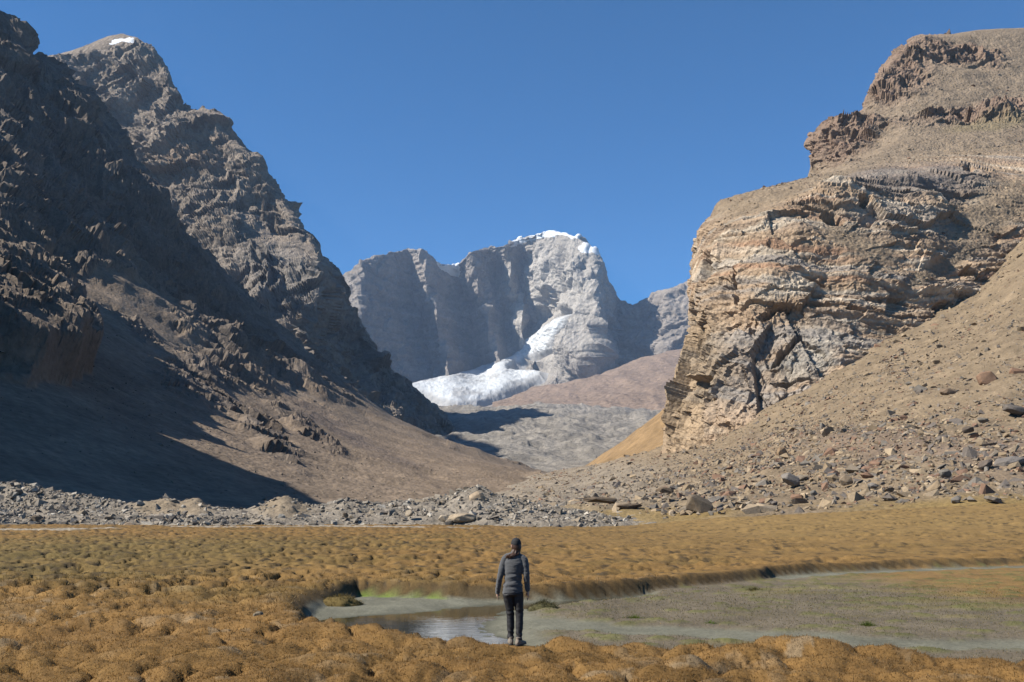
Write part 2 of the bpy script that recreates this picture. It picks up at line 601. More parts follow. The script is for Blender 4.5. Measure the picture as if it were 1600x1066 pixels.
def debris():
    rows = [
        [(560, 640, 4700), (660, 634, 4700), (760, 638, 4600), (860, 645, 4500), (960, 652, 4400), (1100, 655, 4300)],
        [(560, 652, 3900), (660, 642, 3900), (760, 638, 3900), (860, 634, 3800), (960, 640, 3700), (1100, 640, 3600)],
        [(560, 668, 2900), (660, 660, 2900), (760, 655, 2850), (860, 652, 2800), (960, 655, 2750), (1100, 650, 2700)],
        [(560, 690, 2200), (660, 684, 2150), (760, 678, 2100), (860, 676, 2050), (960, 676, 2000), (1100, 670, 1950)],
        [(560, 722, 1600), (660, 712, 1600), (760, 706, 1580), (860, 704, 1560), (960, 702, 1550), (1100, 690, 1550)],
        [(560, 745, 1250), (660, 738, 1280), (760, 732, 1300), (860, 733, 1300), (960, 733, 1300), (1100, 720, 1300)],
        [(560, 770, 900), (660, 768, 950), (760, 758, 1000), (860, 756, 1000), (960, 754, 1000), (1100, 745, 1000)],
        [(560, 795, 300), (660, 790, 330), (760, 785, 350), (860, 785, 350), (960, 785, 350), (1100, 785, 350)],
        [(560, 805, 215), (660, 805, 215), (760, 805, 215), (860, 805, 215), (960, 805, 215), (1100, 805, 215)],
    ]
    P, q = loft(rows, 300, 190)
    d = P[..., 1]
    amp = ss(900, 1500, d)
    h = 26 * fbm(P[..., [0, 1, 2]] * np.array([1 / 190, 1 / 320, 0]), 5, 51) + 16 * (ridged(P * np.array([1 / 120, 1 / 200, 0]), 4, 15) - .45)
    f1, f2, cid = voronoi(P * np.array([1 / 26, 1 / 40, 0]), 3, dims=2)
    h = h + 13 * (cid - 0.5) * (1 - f1)
    D = P.copy()
    D[..., 2] += amp * h * ss(0, 1, d / 2600)
    c = np.zeros(P.shape, np.float32) + np.array([0.30, 0.27, 0.23])
    c *= (1 + 0.35 * fbm(P / 90, 4, 6) + 0.45 * (cid - .5))[..., None]
    c = mixc(c, (0.27, 0.205, 0.145), 1 - ss(1050, 1350, d + 120 * fbm(P / 150, 3, 4)))
    structure(sheet("debris_glacier", D, M_DEBRIS, c), "grey hummocky debris covered valley floor between the slopes", "valley floor")


debris()

# ------------------------------------------------------------------ LEFT MOUNTAINS
def left_far():
    back = [(-260, 260, 3400), (0, 170, 3300), (130, 110, 3200), (190, 90, 3100), (235, 120, 3050), (285, 200, 2950), (400, 290, 2850), (492, 420, 2750), (545, 520, 2650), (645, 640, 2550), (720, 700, 2350)]
    skyl = [(-260, 200, 2750), (0, 130, 2720), (62, 94, 2700), (130, 76, 2680), (172, 57, 2660), (192, 53, 2650), (210, 60, 2630), (235, 82, 2600), (262, 112, 2570), (281, 162, 2540), (310, 173, 2500), (340, 184, 2470), (366, 216, 2450), (386, 238, 2430), (401, 245, 2410),
            (413, 276, 2400), (432, 300, 2380), (452, 327, 2370), (470, 360, 2350), (492, 381, 2330), (511, 420, 2320), (530, 446, 2330), (541, 490, 2330), (566, 527, 2320), (592, 562, 2300), (622, 592, 2280), (645, 613, 2260), (690, 660, 2200), (720, 688, 2100)]
    m1 = [(-260, 300, 2560), (0, 210, 2540), (80, 170, 2500), (150, 160, 2560), (220, 165, 2530), (275, 190, 2440), (330, 240, 2400), (380, 290, 2340), (430, 350, 2270), (475, 390, 2180), (497, 405, 2130), (512, 440, 2250), (530, 490, 2280), (555, 545, 2270), (600, 590, 2240), (640, 625, 2210), (690, 672, 2150), (720, 698, 2060)]
    m2 = [(-260, 400, 2350), (0, 320, 2340), (80, 270, 2310), (150, 250, 2420), (230, 260, 2390), (300, 300, 2330), (360, 360, 2200), (420, 420, 2120), (470, 450, 2030), (496, 470, 1980), (510, 510, 2120), (535, 560, 2180), (580, 605, 2170), (630, 640, 2140), (690, 685, 2080), (720, 708, 2000)]
    m3 = [(-260, 500, 2150), (0, 430, 2140), (100, 390, 2120), (200, 370, 2250), (300, 400, 2170), (370, 450, 2040), (430, 500, 1960), (470, 530, 1900), (500, 560, 1970), (540, 610, 2020), (590, 640, 2020), (640, 665, 2000), (690, 700, 1960), (720, 720, 1900)]
    m4 = [(-260, 640, 1900), (0, 600, 1900), (200, 560, 1880), (300, 580, 1860), (400, 620, 1820), (470, 660, 1780), (540, 700, 1800), (640, 730, 1780), (690, 745, 1750), (720, 760, 1700)]
    P, q = loft([back, skyl, m1, m2, m3, m4], 410, 370, sharp=True)
    n = facing(P, grid_normals(P))
    px, py = q[..., 0], q[..., 1]
    ys = np.interp(px, [a[0] for a in skyl], [a[1] for a in skyl])
    amp = 0.45 + 0.55 * ss(0, 25, py - ys)
    wv = P + 40 * np.stack([fbm(P / 250, 3, 91), fbm(P / 250, 3, 92), fbm(P / 250, 3, 93)], -1)
    r = crease(wv * np.array([1 / 300, 1 / 300, 1 / 480]), 5, 61, .52)
    r2, cid = crags(wv, ((95, 95, 120), (44, 44, 50), (20, 20, 20), (11, 11, 9)), 62, .33, .18, False)
    s = P[..., 2] - 0.25 * P[..., 0] + 30 * fbm(P / 260, 3, 5)
    st = noise(np.stack([s / 26, 0 * s, 0 * s], -1), 9) + 0.6 * noise(np.stack([s / 11, 0 * s, 0 * s], -1), 10)
    ledge = patch(px, py, 330, 172, 90, 12, 0.2, .5) * 0.8
    rough = 1 - 0.75 * np.clip(patch(px, py, 440, 385, 75, 20, 0.25, .5) + patch(px, py, 150, 72, 90, 14, -0.3, .5), 0, 1)
    D = P + n * (amp * rough * (42 * r + r2 + 3.0 * st))[..., None]
    c = np.zeros(P.shape, np.float32) + np.array([0.27, 0.222, 0.178])
    c *= (1 + 0.12 * st + 0.25 * fbm(P / 120, 4, 2) + 0.2 * (cid - .5))[..., None]
    scree = np.clip(1 - rough, 0, 1)
    c = mixc(c, (0.29, 0.235, 0.185), scree)
    c = mixc(c, (0.26, 0.18, 0.12), patch(px, py, 300, 250, 50, 20, -.4, .6, .5 * fbm(P / 90, 3, 8)) * .6)
    c = mixc(c, (0.24, 0.22, 0.2), patch(px, py, 445, 440, 60, 50, 0, .5, .5 * fbm(P / 90, 3, 18)) * .7)
    o = sheet("left_mountain", D, M_LEFT_FAR, c, False)
    structure(o, "tall rugged grey brown mountain with a small snow patch on its left peak", "mountain")
    nn = facing(D, grid_normals(D))
    snow_part(o, D, nn, in_poly(px + 2.5 * fbm(P / 30, 3, 4), py + 2 * fbm(P / 30, 3, 5), [(166, 72), (176, 63), (190, 59), (204, 60), (212, 66), (216, 77), (206, 78), (198, 72), (186, 69), (174, 75)]), 1.0, "snow_patch", "small white snow patch on the left summit")
    return D


left_far()


def left_near():
    SB = [(-300, -200, 1800), (0, 90, 1700), (60, 140, 1650), (160, 240, 1600), (270, 400, 1560), (400, 520, 1520), (520, 620, 1480), (640, 700, 1440), (760, 745, 1400), (880, 765, 1380)]
    S2 = [(-300, -260, 1520), (-80, -60, 1470), (-20, 12, 1450), (6, 22, 1440), (30, 34, 1435), (35, 60, 1432), (37, 84, 1430), (62, 95, 1425), (95, 118, 1410), (134, 150, 1395), (152, 182, 1385), (198, 250, 1360), (236, 302, 1340), (270, 356, 1320), (320, 405, 1300), (380, 470, 1290), (450, 535, 1280), (530, 598, 1270), (610, 648, 1260), (690, 683, 1255), (770, 712, 1250), (860, 741, 1240)]
    Ra = [(-300, -90, 1260), (-100, 40, 1230), (0, 140, 1210), (40, 190, 1190), (70, 260, 1160), (110, 330, 1140), (180, 400, 1140), (260, 470, 1130), (340, 535, 1120), (430, 590, 1100), (520, 632, 1090), (610, 668, 1080), (720, 708, 1070), (850, 746, 1060)]
    Rb = [(-300, 60, 1000), (-100, 190, 980), (0, 275, 950), (50, 350, 925), (110, 410, 900), (190, 455, 880), (260, 500, 880), (340, 560, 880), (430, 618, 870), (520, 660, 860), (620, 698, 850), (720, 728, 840), (840, 756, 830)]
    Rc = [(-300, 200, 760), (-100, 330, 740), (0, 395, 720), (80, 450, 700), (180, 525, 680), (260, 578, 680), (340, 628, 670), (440, 680, 660), (560, 724, 650), (670, 750, 640), (820, 770, 630)]
    Rd = [(-300, 340, 540), (-100, 440, 530), (0, 495, 510), (100, 565, 490), (200, 618, 485), (300, 663, 480), (400, 704, 475), (500, 740, 470), (620, 767, 465), (780, 786, 460)]
    Re = [(-320, 450, 380), (-100, 550, 370), (0, 592, 360), (100, 642, 350), (200, 687, 345), (300, 726, 340), (400, 757, 338), (490, 780, 336), (580, 792, 335), (740, 800, 335)]
    Rf = [(-350, 560, 290), (-100, 660, 280), (0, 692, 275), (100, 732, 270), (200, 766, 265), (300, 790, 262), (400, 801, 260), (500, 806, 260), (700, 808, 260)]
    Rg = [(-350, 690, 215), (-100, 750, 215), (0, 780, 212), (100, 803, 210), (200, 812, 208), (300, 816, 206), (400, 819, 205), (700, 821, 205)]
    P, q = loft([SB, S2, Ra, Rb, Rc, Rd, Re, Rf, Rg], 480, 420, sharp=True)
    n = facing(P, grid_normals(P))
    px, py = q[..., 0], q[..., 1]
    d = P[..., 1]
    # ribs that run down the fall line: the section across them is the distance up the valley
    fall = py - 0.72 * px                       # survey units: constant along the fall lines
    toe = np.interp(px, [-300, 0, 100, 200, 250, 300, 350, 430, 500, 560, 650, 700, 860], [380, 405, 428, 452, 490, 540, 588, 612, 632, 646, 664, 692, 748])
    rock = 1 - ss(-45, 25, py - toe + 34 * fbm(P / 110, 3, 55))
    out = patch(px, py, 300, 590, 60, 34, 0.62, .5, .5 * fbm(P / 40, 3, 7)) + patch(px, py, 395, 668, 85, 14, 0.66, .5, .8 * fbm(P / 30, 3, 17)) + patch(px, py, 480, 680, 70, 9, 0.62, .5, .8 * fbm(P / 30, 3, 27))
    wob = 22 * fbm(P / 45, 4, 57)
    butt = [(-420, 250), (-200, 330), (0, 440), (70, 470), (110, 520), (140, 572), (95, 596), (40, 600), (-100, 560), (-420, 480)]
    b_sd = sdf(px, py, butt) + wob
    butt2 = [(-420, 100), (-100, 300), (10, 385), (60, 410), (70, 435), (20, 440), (-60, 420), (-420, 240)]
    b_sd2 = sdf(px, py, butt2) + wob
    knobs = patch(px, py, 225, 520, 26, 12, .6, .5, .6 * fbm(P / 30, 3, 58)) + patch(px, py, 132, 415, 14, 18, 0, .4, .3 * fbm(P / 30, 3, 59)) + patch(px, py, 190, 490, 34, 10, .55, .5, .6 * fbm(P / 30, 3, 60)) + patch(px, py, 345, 560, 26, 14, .7, .5, .6 * fbm(P / 30, 3, 61))
    rock_main = np.clip(rock + .6 * ss(8, -8, b_sd) + .6 * ss(8, -8, b_sd2), 0, 1)
    small = np.clip(out + knobs, 0, 1)
    rock = np.clip(rock_main + small, 0, 1)
    amp = 0.3 + 0.7 * ss(0, 22, py - np.interp(px, [a[0] for a in S2], [a[1] for a in S2]))
    sc = d / 900.0
    wv = P + 22 * np.stack([fbm(P / 130, 3, 81), fbm(P / 130, 3, 82), fbm(P / 130, 3, 83)], -1)
    r0 = ridged(np.stack([wv[..., 0] / 900, wv[..., 1] / 190, wv[..., 2] / 700], -1), 2, 161) - .45
    r = crease(np.stack([wv[..., 0] / 230, wv[..., 1] / 120, wv[..., 2] / 230], -1), 5, 171, .52)
    r2, cid = crags(wv, ((60, 40, 60), (26, 22, 24), (12, 11, 10), (6, 6, 5)), 16, .27, .16, False)
    s = P[..., 2] + 0.35 * P[..., 0] + 20 * fbm(P / 150, 3, 5)
    st = noise(np.stack([s / 14, 0 * s, 0 * s], -1), 19) + 0.6 * noise(np.stack([s / 6, 0 * s, 0 * s], -1), 20)
    hi = 40 * r0 + 20 * r + r2 + 1.6 * st
    lo = 9 * r0 * ss(250, 600, d) + 3 * fbm(P / np.array([90, 25, 90]), 3, 4) + 0.5 * fbm(P / 6, 2, 6)
    D = P + n * (amp * lerp(lo, hi, rock_main) * ss(200, 520, d) + 22 * ss(6, -16, b_sd) + 18 * ss(6, -14, b_sd2) + small * (2.5 + .6 * r2))[..., None]
    c = np.zeros(P.shape, np.float32) + np.array([0.265, 0.20, 0.142])
    c *= (1 + 0.2 * fbm(P / np.array([160, 30, 160]), 4, 33) + .16 * fbm(np.stack([fall / 7, px / 140, 0 * px], -1), 4, 34))[..., None]
    rc = np.array([0.155, 0.125, 0.10]) * (1 + 0.12 * st + 0.25 * fbm(P / 60, 4, 2) + 0.2 * (cid - .5))[..., None]
    rc = rc + (np.array([0.14, 0.095, 0.065]) - rc) * (ss(0, .5, fbm(P / 200, 3, 99)) * .25)[..., None]
    c = c + (rc - c) * rock[..., None]
    c = mixc(c, (0.16, 0.125, 0.105), np.clip(patch(px, py, 560, 690, 100, 10, 0.5, .6, .9 * fbm(P / 30, 3, 37)), 0, 1) * .8)
    structure(sheet("left_slope", D, M_LEFT, c, (rock[:-1, :-1] < .35).ravel()), "dark ribbed rock spur and brown scree slope on the left side of the valley", "slope")
    return D, q


LN, LNq = left_near()


def left_spur():
    edge = [(85, 597, 400), (200, 655, 400), (300, 700, 390), (400, 742, 370), (475, 772, 345)]
    crest = np.array([at(*e) + S * t for e, t in zip(edge, (270, 250, 235, 225, 215))])
    ext = crest[0] + np.array([[-430, 160, 260.], [-200, 70, 110.]])
    crest = np.concatenate([ext, crest])
    tip = crest[-1]
    rows = []
    for off, dz in (((-70, -190), -160), ((-25, -125), 5), ((-5, -70), 10), ((0, 0), 0), ((12, 18), -110), ((-10, 20), -260)):
        rows.append(np.concatenate([crest + np.array([off[0], off[1], dz]), [tip + np.array([30 + off[0] * .5, -12 + off[1] * .5, -60 + dz * .8])], [tip + np.array([60 + off[0] * .4, -24 + off[1] * .4, -230 + dz * .3])]]))
    rows = np.array(rows)
    g = pchip(np.linspace(0, 1, rows.shape[1]), rows.transpose(1, 0, 2), np.linspace(0, 1, 150)).transpose(1, 0, 2)
    P = pchip(np.linspace(0, 1, 6), g, np.linspace(0, 1, 90))
    n = facing(P, grid_normals(P))
    D = P + n * (10 * (ridged(P / 90, 4, 71) - .5) + 2 * fbm(P / 12, 3, 3))[..., None]
    c = np.zeros(P.shape, np.float32) + np.array([0.185, 0.152, 0.125])
    structure(sheet("near_left_spur", D, M_LEFT, c), "rock spur left of the frame that shades the lower left slope", "mountain")


left_spur()

# ------------------------------------------------------------------ RIGHT MOUNTAIN
def right_upper():
    back = [(1290, 330, 1300), (1330, 290, 1350), (1400, 160, 1400), (1500, 95, 1400), (1700, 85, 1450), (1950, 80, 1500)]
    skyl = [(1262, 275, 830), (1272, 245, 815), (1276, 214, 812), (1291, 191, 815), (1330, 181, 830), (1351, 171, 850), (1359, 141, 870), (1379, 109, 890), (1410, 74, 905), (1445, 55, 920), (1480, 54, 930), (1530, 47, 940), (1600, 44, 950), (1750, 40, 960), (1950, 35, 1000)]
    u1 = [(1264, 282, 805), (1282, 240, 785), (1310, 215, 780), (1358, 196, 790), (1400, 150, 825), (1450, 112, 855), (1530, 98, 875), (1620, 92, 890), (1950, 80, 950)]
    u2 = [(1266, 290, 780), (1300, 264, 755), (1350, 242, 745), (1400, 216, 750), (1450, 192, 770), (1530, 172, 790), (1620, 160, 810), (1950, 140, 880)]
    u3 = [(1180, 315, 700), (1250, 294, 690), (1300, 276, 680), (1380, 262, 680), (1450, 250, 690), (1530, 238, 700), (1620, 228, 720), (1950, 210, 780)]
    u4 = [(1180, 360, 640), (1250, 330, 630), (1300, 318, 625), (1400, 300, 640), (1500, 285, 660), (1620, 270, 700), (1950, 250, 740)]
    P, q = loft([back, skyl, u1, u2, u3, u4], 330, 250)
    n = facing(P, grid_normals(P))
    px, py = q[..., 0], q[..., 1]
    amp = 0.25 + 0.75 * ss(0, 16, py - np.interp(px, [a[0] for a in skyl], [a[1] for a in skyl]))
    w = fbm(P / 70, 4, 8)
    scree = 1 - np.clip(patch(px, py, 1400, 110, 75, 45, -.7, .5, .5 * w) + patch(px, py, 1310, 215, 60, 40, -.4, .4, .3 * w) + patch(px, py, 1520, 178, 130, 14, -.12, .5, .6 * w) + patch(px, py, 1500, 85, 80, 16, 0.1, .5, .8 * w), 0, 1)
    r = crease(P * np.array([1 / 80, 1 / 80, 1 / 90]), 4, 41)
    r2, cid = crags(P, ((30, 30, 22), (13, 13, 10), (6, 6, 4.5), (3.4, 3.4, 2.6)), 6, .36, .25, False)
    D = P + n * (amp * lerp(7 * r + 1.3 * r2, 2.5 * fbm(P / 30, 3, 2) + 0.7 * fbm(P / 6, 3, 1) + .3 * fbm(P / 2, 2, 14), scree))[..., None]
    c = np.zeros(P.shape, np.float32) + np.array([0.30, 0.232, 0.165])
    c *= (1 + 0.12 * fbm(P / 20, 4, 12) + 0.25 * (cid - .5))[..., None]
    c = mixc(c, (0.285, 0.195, 0.145), (1 - scree) * (0.5 + 0.5 * cid))
    c = mixc(c, (0.25, 0.21, 0.10), patch(px, py, 1540, 195, 60, 8, -.1, .6, .8 * w) * .4)
    structure(sheet("upper_right_mountain", D, M_CLIFF, c, False), "brown rounded mountain top with a stepped rocky edge against the sky", "mountain")
    return D, q, scree * ss(0, 8, py - np.interp(px, [a[0] for a in skyl], [a[1] for a in skyl]))


UR, URq, URs = right_upper()


def right_cliff():
    t0 = [(1190, 345, 800), (1150, 340, 690), (1180, 318, 690), (1240, 296, 690), (1300, 276, 690), (1400, 258, 700), (1500, 245, 710), (1620, 232, 730), (1900, 215, 780)]
    A = [(1200, 350, 780), (1130, 334, 640), (1117, 324, 575), (1180, 300, 548), (1240, 286, 550), (1300, 270, 570), (1400, 252, 610), (1500, 238, 650), (1620, 222, 690), (1900, 200, 730)]
    A2 = [(1200, 370, 770), (1135, 350, 640), (1113, 338, 562), (1170, 326, 520), (1240, 312, 510), (1300, 298, 515), (1400, 280, 540), (1500, 268, 570), (1620, 252, 610), (1900, 230, 670)]
    B = [(1200, 400, 760), (1125, 380, 640), (1104, 370, 548), (1160, 362, 500), (1230, 352, 488), (1300, 342, 490), (1400, 325, 510), (1500, 312, 535), (1620, 295, 560), (1900, 280, 620)]
    C = [(1200, 460, 750), (1110, 445, 630), (1087, 430, 530), (1150, 432, 478), (1230, 432, 462), (1320, 428, 462), (1420, 420, 476), (1520, 412, 495), (1620, 400, 515), (1900, 370, 560)]
    Dr = [(1200, 530, 740), (1100, 525, 620), (1077, 520, 522), (1120, 520, 475), (1200, 518, 450), (1300, 510, 447), (1400, 500, 455), (1500, 490, 470), (1620, 470, 490), (1900, 450, 520)]
    E = [(1200, 610, 730), (1085, 600, 615), (1056, 592, 517), (1110, 600, 462), (1180, 602, 440), (1280, 592, 433), (1400, 582, 437), (1500, 572, 445), (1620, 560, 460), (1900, 550, 500)]
    F = [(1200, 690, 720), (1065, 690, 610), (1040, 690, 512), (1100, 700, 455), (1180, 700, 430), (1280, 692, 415), (1400, 682, 415), (1500, 672, 420), (1620, 660, 430), (1900, 640, 460)]
    G = [(1200, 760, 710), (1060, 770, 600), (1030, 765, 505), (1100, 770, 450), (1180, 770, 425), (1280, 760, 410), (1400, 750, 408), (1500, 740, 410), (1620, 730, 420), (1900, 700, 450)]
    P, q = loft([t0, A, A2, B, C, Dr, E, F, G], 480, 480)
    n = facing(P, grid_normals(P))
    px, py = q[..., 0], q[..., 1]
    # bedding: nearly level, sagging to the right, disturbed low on the left
    wp = fbm(P / 60, 4, 15)
    s = P[..., 2] + 0.05 * P[..., 0] + 9 * fbm(P / 150, 3, 16) + 1.2 * wp - 7 * patch(px, py, 1180, 560, 160, 150, 0, .8) * fbm(P / 70, 2, 14)
    def n1(k, sd):
        return noise(np.stack([s / k, 0 * s + 0.3, P[..., 0] / 260], -1), sd)
    b1, b2, b3 = n1(13, 1), n1(5.0, 2), n1(2.1, 3)
    beds = ss(-0.25, 0.25, b1) * 1.0 + 0.55 * ss(-0.2, 0.2, b2) + 0.3 * b3
    massive = patch(px, py, 1150, 580, 120, 130, 0.3, .6, .4 * wp)
    joint = ridged(np.stack([P[..., 0] / 26 + 0.6 * wp, P[..., 1] / 26, P[..., 2] / 110], -1), 4, 23)
    Q = np.stack([P[..., 0], P[..., 1], s], -1)
    r2, cid = crags(Q, ((34, 34, 17), (15, 15, 6.5), (7, 7, 3.2), (3.4, 3.4, 1.7)), 6, .42, .34, False)
    r3, cid3 = crags(P, ((26, 26, 60), (11, 11, 24), (5, 5, 8), (2.6, 2.6, 3)), 46, .36, .24, False)
    slope_top = np.clip(patch(px, py, 1200, 305, 120, 28, -.3, .5, .4 * wp) + ss(0, -26, py - np.interp(px, [1100, 1180, 1300, 1400, 1600, 1900], [340, 330, 290, 268, 255, 240])), 0, 1)
    slope_mid = np.clip(patch(px, py, 1345, 385, 75, 20, .45, .5, .5 * wp) + patch(px, py, 1560, 330, 80, 40, -.5, .5, .4 * wp) + patch(px, py, 1460, 425, 70, 12, -.5, .5, .5 * wp), 0, 1)
    soft = np.clip(0.85 * slope_top + 0.85 * slope_mid, 0, 0.92)
    disp = 2.6 * beds * (1 - .7 * massive) * (1 - .6 * ss(300, 262, py)) + 2.4 * (joint - .4) * (.3 + massive) + (1 - .8 * ss(312, 268, py)) * lerp(.62 * r2, r3, massive) + 6 * fbm(P / 60, 3, 5) + .4 * fbm(P / 3, 2, 6)
    lo = 1.4 * fbm(P / 14, 3, 7) + 0.45 * fbm(P / 3, 3, 8)
    # deep hollows under overhangs, as surveyed
    holes = 0
    for cx, cy, rx, ry, rot, dep in ((1198, 487, 17, 7, -.5, 11), (1228, 550, 34, 7, -.85, 9), (1280, 471, 22, 5, .1, 9), (1222, 476, 26, 4, -.08, 9), (1335, 482, 15, 4, .2, 8), (1480, 492, 22, 16, .5, 16), (1515, 430, 15, 7, 0, 11), (1235, 598, 34, 4, .16, 9),
                                     (1345, 323, 9, 9, 0, 7), (1300, 345, 20, 9, .4, 8), (1150, 452, 5, 26, .2, 6), (1108, 425, 5, 22, .2, 7), (1084, 510, 5, 45, .12, 8), (1512, 268, 9, 7, 0, 5), (1272, 438, 30, 4, .2, 6), (1310, 455, 16, 4, .1, 7)):
        holes = holes + dep * patch(px, py, cx, cy, rx * .9, ry * .85, rot, .22, .45 * wp + .35 * (cid - .5))
    amp = 0.4 + 0.6 * ss(0, 14, px - 1090 + 0.16 * (py - 420))
    D = P + n * (amp * lerp(disp, lo, soft) - holes)[..., None]
    # colours of the beds
    c = np.zeros(P.shape, np.float32) + np.array([0.45, 0.328, 0.222])
    tone = noise(np.stack([s / 9, 0 * s, P[..., 0] / 300], -1), 31) + .5 * noise(np.stack([s / 3.1, 0 * s, P[..., 0] / 120], -1), 32)
    c = mixc(c, (0.50, 0.30, 0.19), ss(.1, .6, tone) * .75 * ss(500, 420, py))
    c = mixc(c, (0.33, 0.30, 0.27), ss(.15, .6, -tone) * .8)
    c = mixc(c, (0.25, 0.195, 0.155), ss(.25, .6, b2) * .45)
    vein = ss(.9, .97, 1 - np.abs(noise(np.stack([s / 10 + .2 * wp, P[..., 0] / 90, P[..., 1] / 90], -1), 66)))
    c = mixc(c, (0.68, 0.58, 0.45), vein * .75 * (1 - massive))
    c = mixc(c, (0.215, 0.19, 0.175), patch(px, py, 1420, 285, 120, 30, .05, .4, .5 * wp) * .75)
    c = mixc(c, (0.46, 0.40, 0.33), patch(px, py, 1430, 350, 100, 12, .12, .6, .8 * wp) * .7)
    c = mixc(c, (0.30, 0.28, 0.255), np.clip(patch(px, py, 1160, 600, 60, 60, .4, .6, .6 * wp) + patch(px, py, 1300, 500, 70, 26, 0, .6, .6 * wp), 0, 1) * .45)
    c = mixc(c, (0.42, 0.385, 0.33), patch(px, py, 1262, 565, 45, 30, -.5, .5, .5 * wp) * .8)
    c = mixc(c, (0.40, 0.30, 0.19), patch(px, py, 1085, 600, 45, 110, .1, .6, .6 * wp) * .6)
    c *= (1 + 0.12 * b3 + 0.18 * (cid - .5) + 0.12 * fbm(P / 8, 4, 77))[..., None]
    sc = np.array([0.295, 0.226, 0.155]) * (1 + 0.15 * fbm(P / 9, 4, 78) + .2 * (cid - .5))[..., None]
    c = c + (sc - c) * (soft / .92)[..., None]
    structure(sheet("right_cliff", D, M_CLIFF, c, False), "tan and grey banded rock cliff with level strata on the right", "cliff")
    return D, q, soft / .92


RC, RCq, RCs = right_cliff()


def side_slope():
    rows = [
        [(1130, 560, 950), (1090, 600, 960), (1060, 622, 970), (1030, 650, 980), (990, 680, 985), (950, 706, 990), (905, 738, 1000)],
        [(1130, 560, 760), (1085, 600, 780), (1050, 630, 800), (1020, 655, 810), (985, 682, 820), (945, 709, 830), (900, 740, 840)],
        [(1130, 640, 650), (1085, 660, 660), (1050, 680, 670), (1020, 695, 680), (985, 710, 690), (945, 728, 700), (895, 748, 710)],
        [(1130, 720, 560), (1085, 725, 560), (1050, 730, 560), (1020, 735, 560), (985, 740, 560), (945, 748, 560), (895, 760, 560)],
    ]
    P, q = loft(rows, 130, 110)
    n = facing(P, grid_normals(P))
    D = P + n * (2.0 * fbm(P / 60, 4, 2) + .8 * fbm(P / 10, 3, 4))[..., None]
    c = np.zeros(P.shape, np.float32) + np.array([0.31, 0.205, 0.105])
    c *= (1 + .25 * fbm(P / 25, 4, 9))[..., None]
    structure(sheet("ochre_slope", D, M_SCREE, c), "smooth ochre slope dropping left from the foot of the cliff", "slope")


side_slope()


def right_scree():
    s0 = [(740, 768, 980), (840, 742, 860), (930, 726, 720), (1040, 699, 545), (1100, 688, 490), (1160, 648, 470), (1215, 603, 465), (1300, 556, 465), (1400, 508, 480), (1470, 470, 500), (1530, 432, 520), (1600, 328, 570), (1750, 180, 660), (1950, 60, 760)]
    s1 = [(720, 781, 620), (835, 756, 560), (930, 744, 480), (1040, 722, 410), (1100, 712, 385), (1180, 688, 372), (1260, 652, 362), (1340, 618, 358), (1430, 578, 362), (1510, 535, 375), (1600, 470, 395), (1750, 370, 440), (1950, 250, 500)]
    s2 = [(700, 796, 345), (830, 776, 330), (930, 769, 310), (1040, 758, 290), (1140, 741, 270), (1240, 716, 260), (1340, 690, 255), (1450, 665, 250), (1550, 640, 250), (1650, 610, 260), (1800, 560, 285), (1950, 510, 310)]
    s3 = [(700, 816, 228), (840, 800, 220), (930, 795, 210), (1040, 790, 195), (1140, 778, 185), (1240, 764, 180), (1350, 750, 175), (1450, 737, 170), (1550, 722, 170), (1650, 707, 175), (1800, 682, 185), (1950, 655, 195)]
    s4 = [(700, 838, 158), (850, 825, 155), (940, 823, 150), (1040, 819, 145), (1140, 814, 140), (1240, 810, 138), (1350, 804, 135), (1450, 799, 131), (1550, 794, 127), (1650, 788, 127), (1800, 780, 127), (1950, 770, 127)]
    s5 = [(a, b + 40, d - 8) for a, b, d in s4]
    P, q = loft([s0, s1, s2, s3, s4, s5], 330, 240)
    n = facing(P, grid_normals(P))
    px, py = q[..., 0], q[..., 1]
    d = P[..., 1]
    f1, f2, cid = voronoi(P / 2.6, 6)
    w = fbm(P / 40, 4, 3)
    terr = patch(px, py, 1420, 690, 200, 9, .02, .6, .4 * w)
    D = P + n * ((2.2 * w + 0.9 * fbm(P / 11, 3, 4) + 0.7 * (cid - .5) * (1.2 - f1) + 0.25 * fbm(P / 1.7, 2, 5)) * ss(120, 190, d) + 1.2 * terr)[..., None]
    c = np.zeros(P.shape, np.float32) + np.array([0.265, 0.2, 0.13])
    c *= (1 + .12 * fbm(P / 14, 4, 13) + .22 * (cid - .5))[..., None]
    c = mixc(c, (0.30, 0.255, 0.20), ss(1120, 950, px) * ss(700, 740, py) * .8)
    c = mixc(c, (0.20, 0.145, 0.115), np.clip(terr * 1.0 + patch(px, py, 1450, 705, 190, 26, .05, .6, .8 * w), 0, 1) * .55)
    c = mixc(c, (0.30, 0.20, 0.06), ss(.1, .5, w + .3) * ss(34, 8, np.interp(px, [850, 1350, 1600], [824, 805, 792]) - py) * .7)
    structure(sheet("right_scree", D, M_SCREE, c), "tan stony scree slope below the right cliff", "slope")
    return D, q


RS, RSq = right_scree()


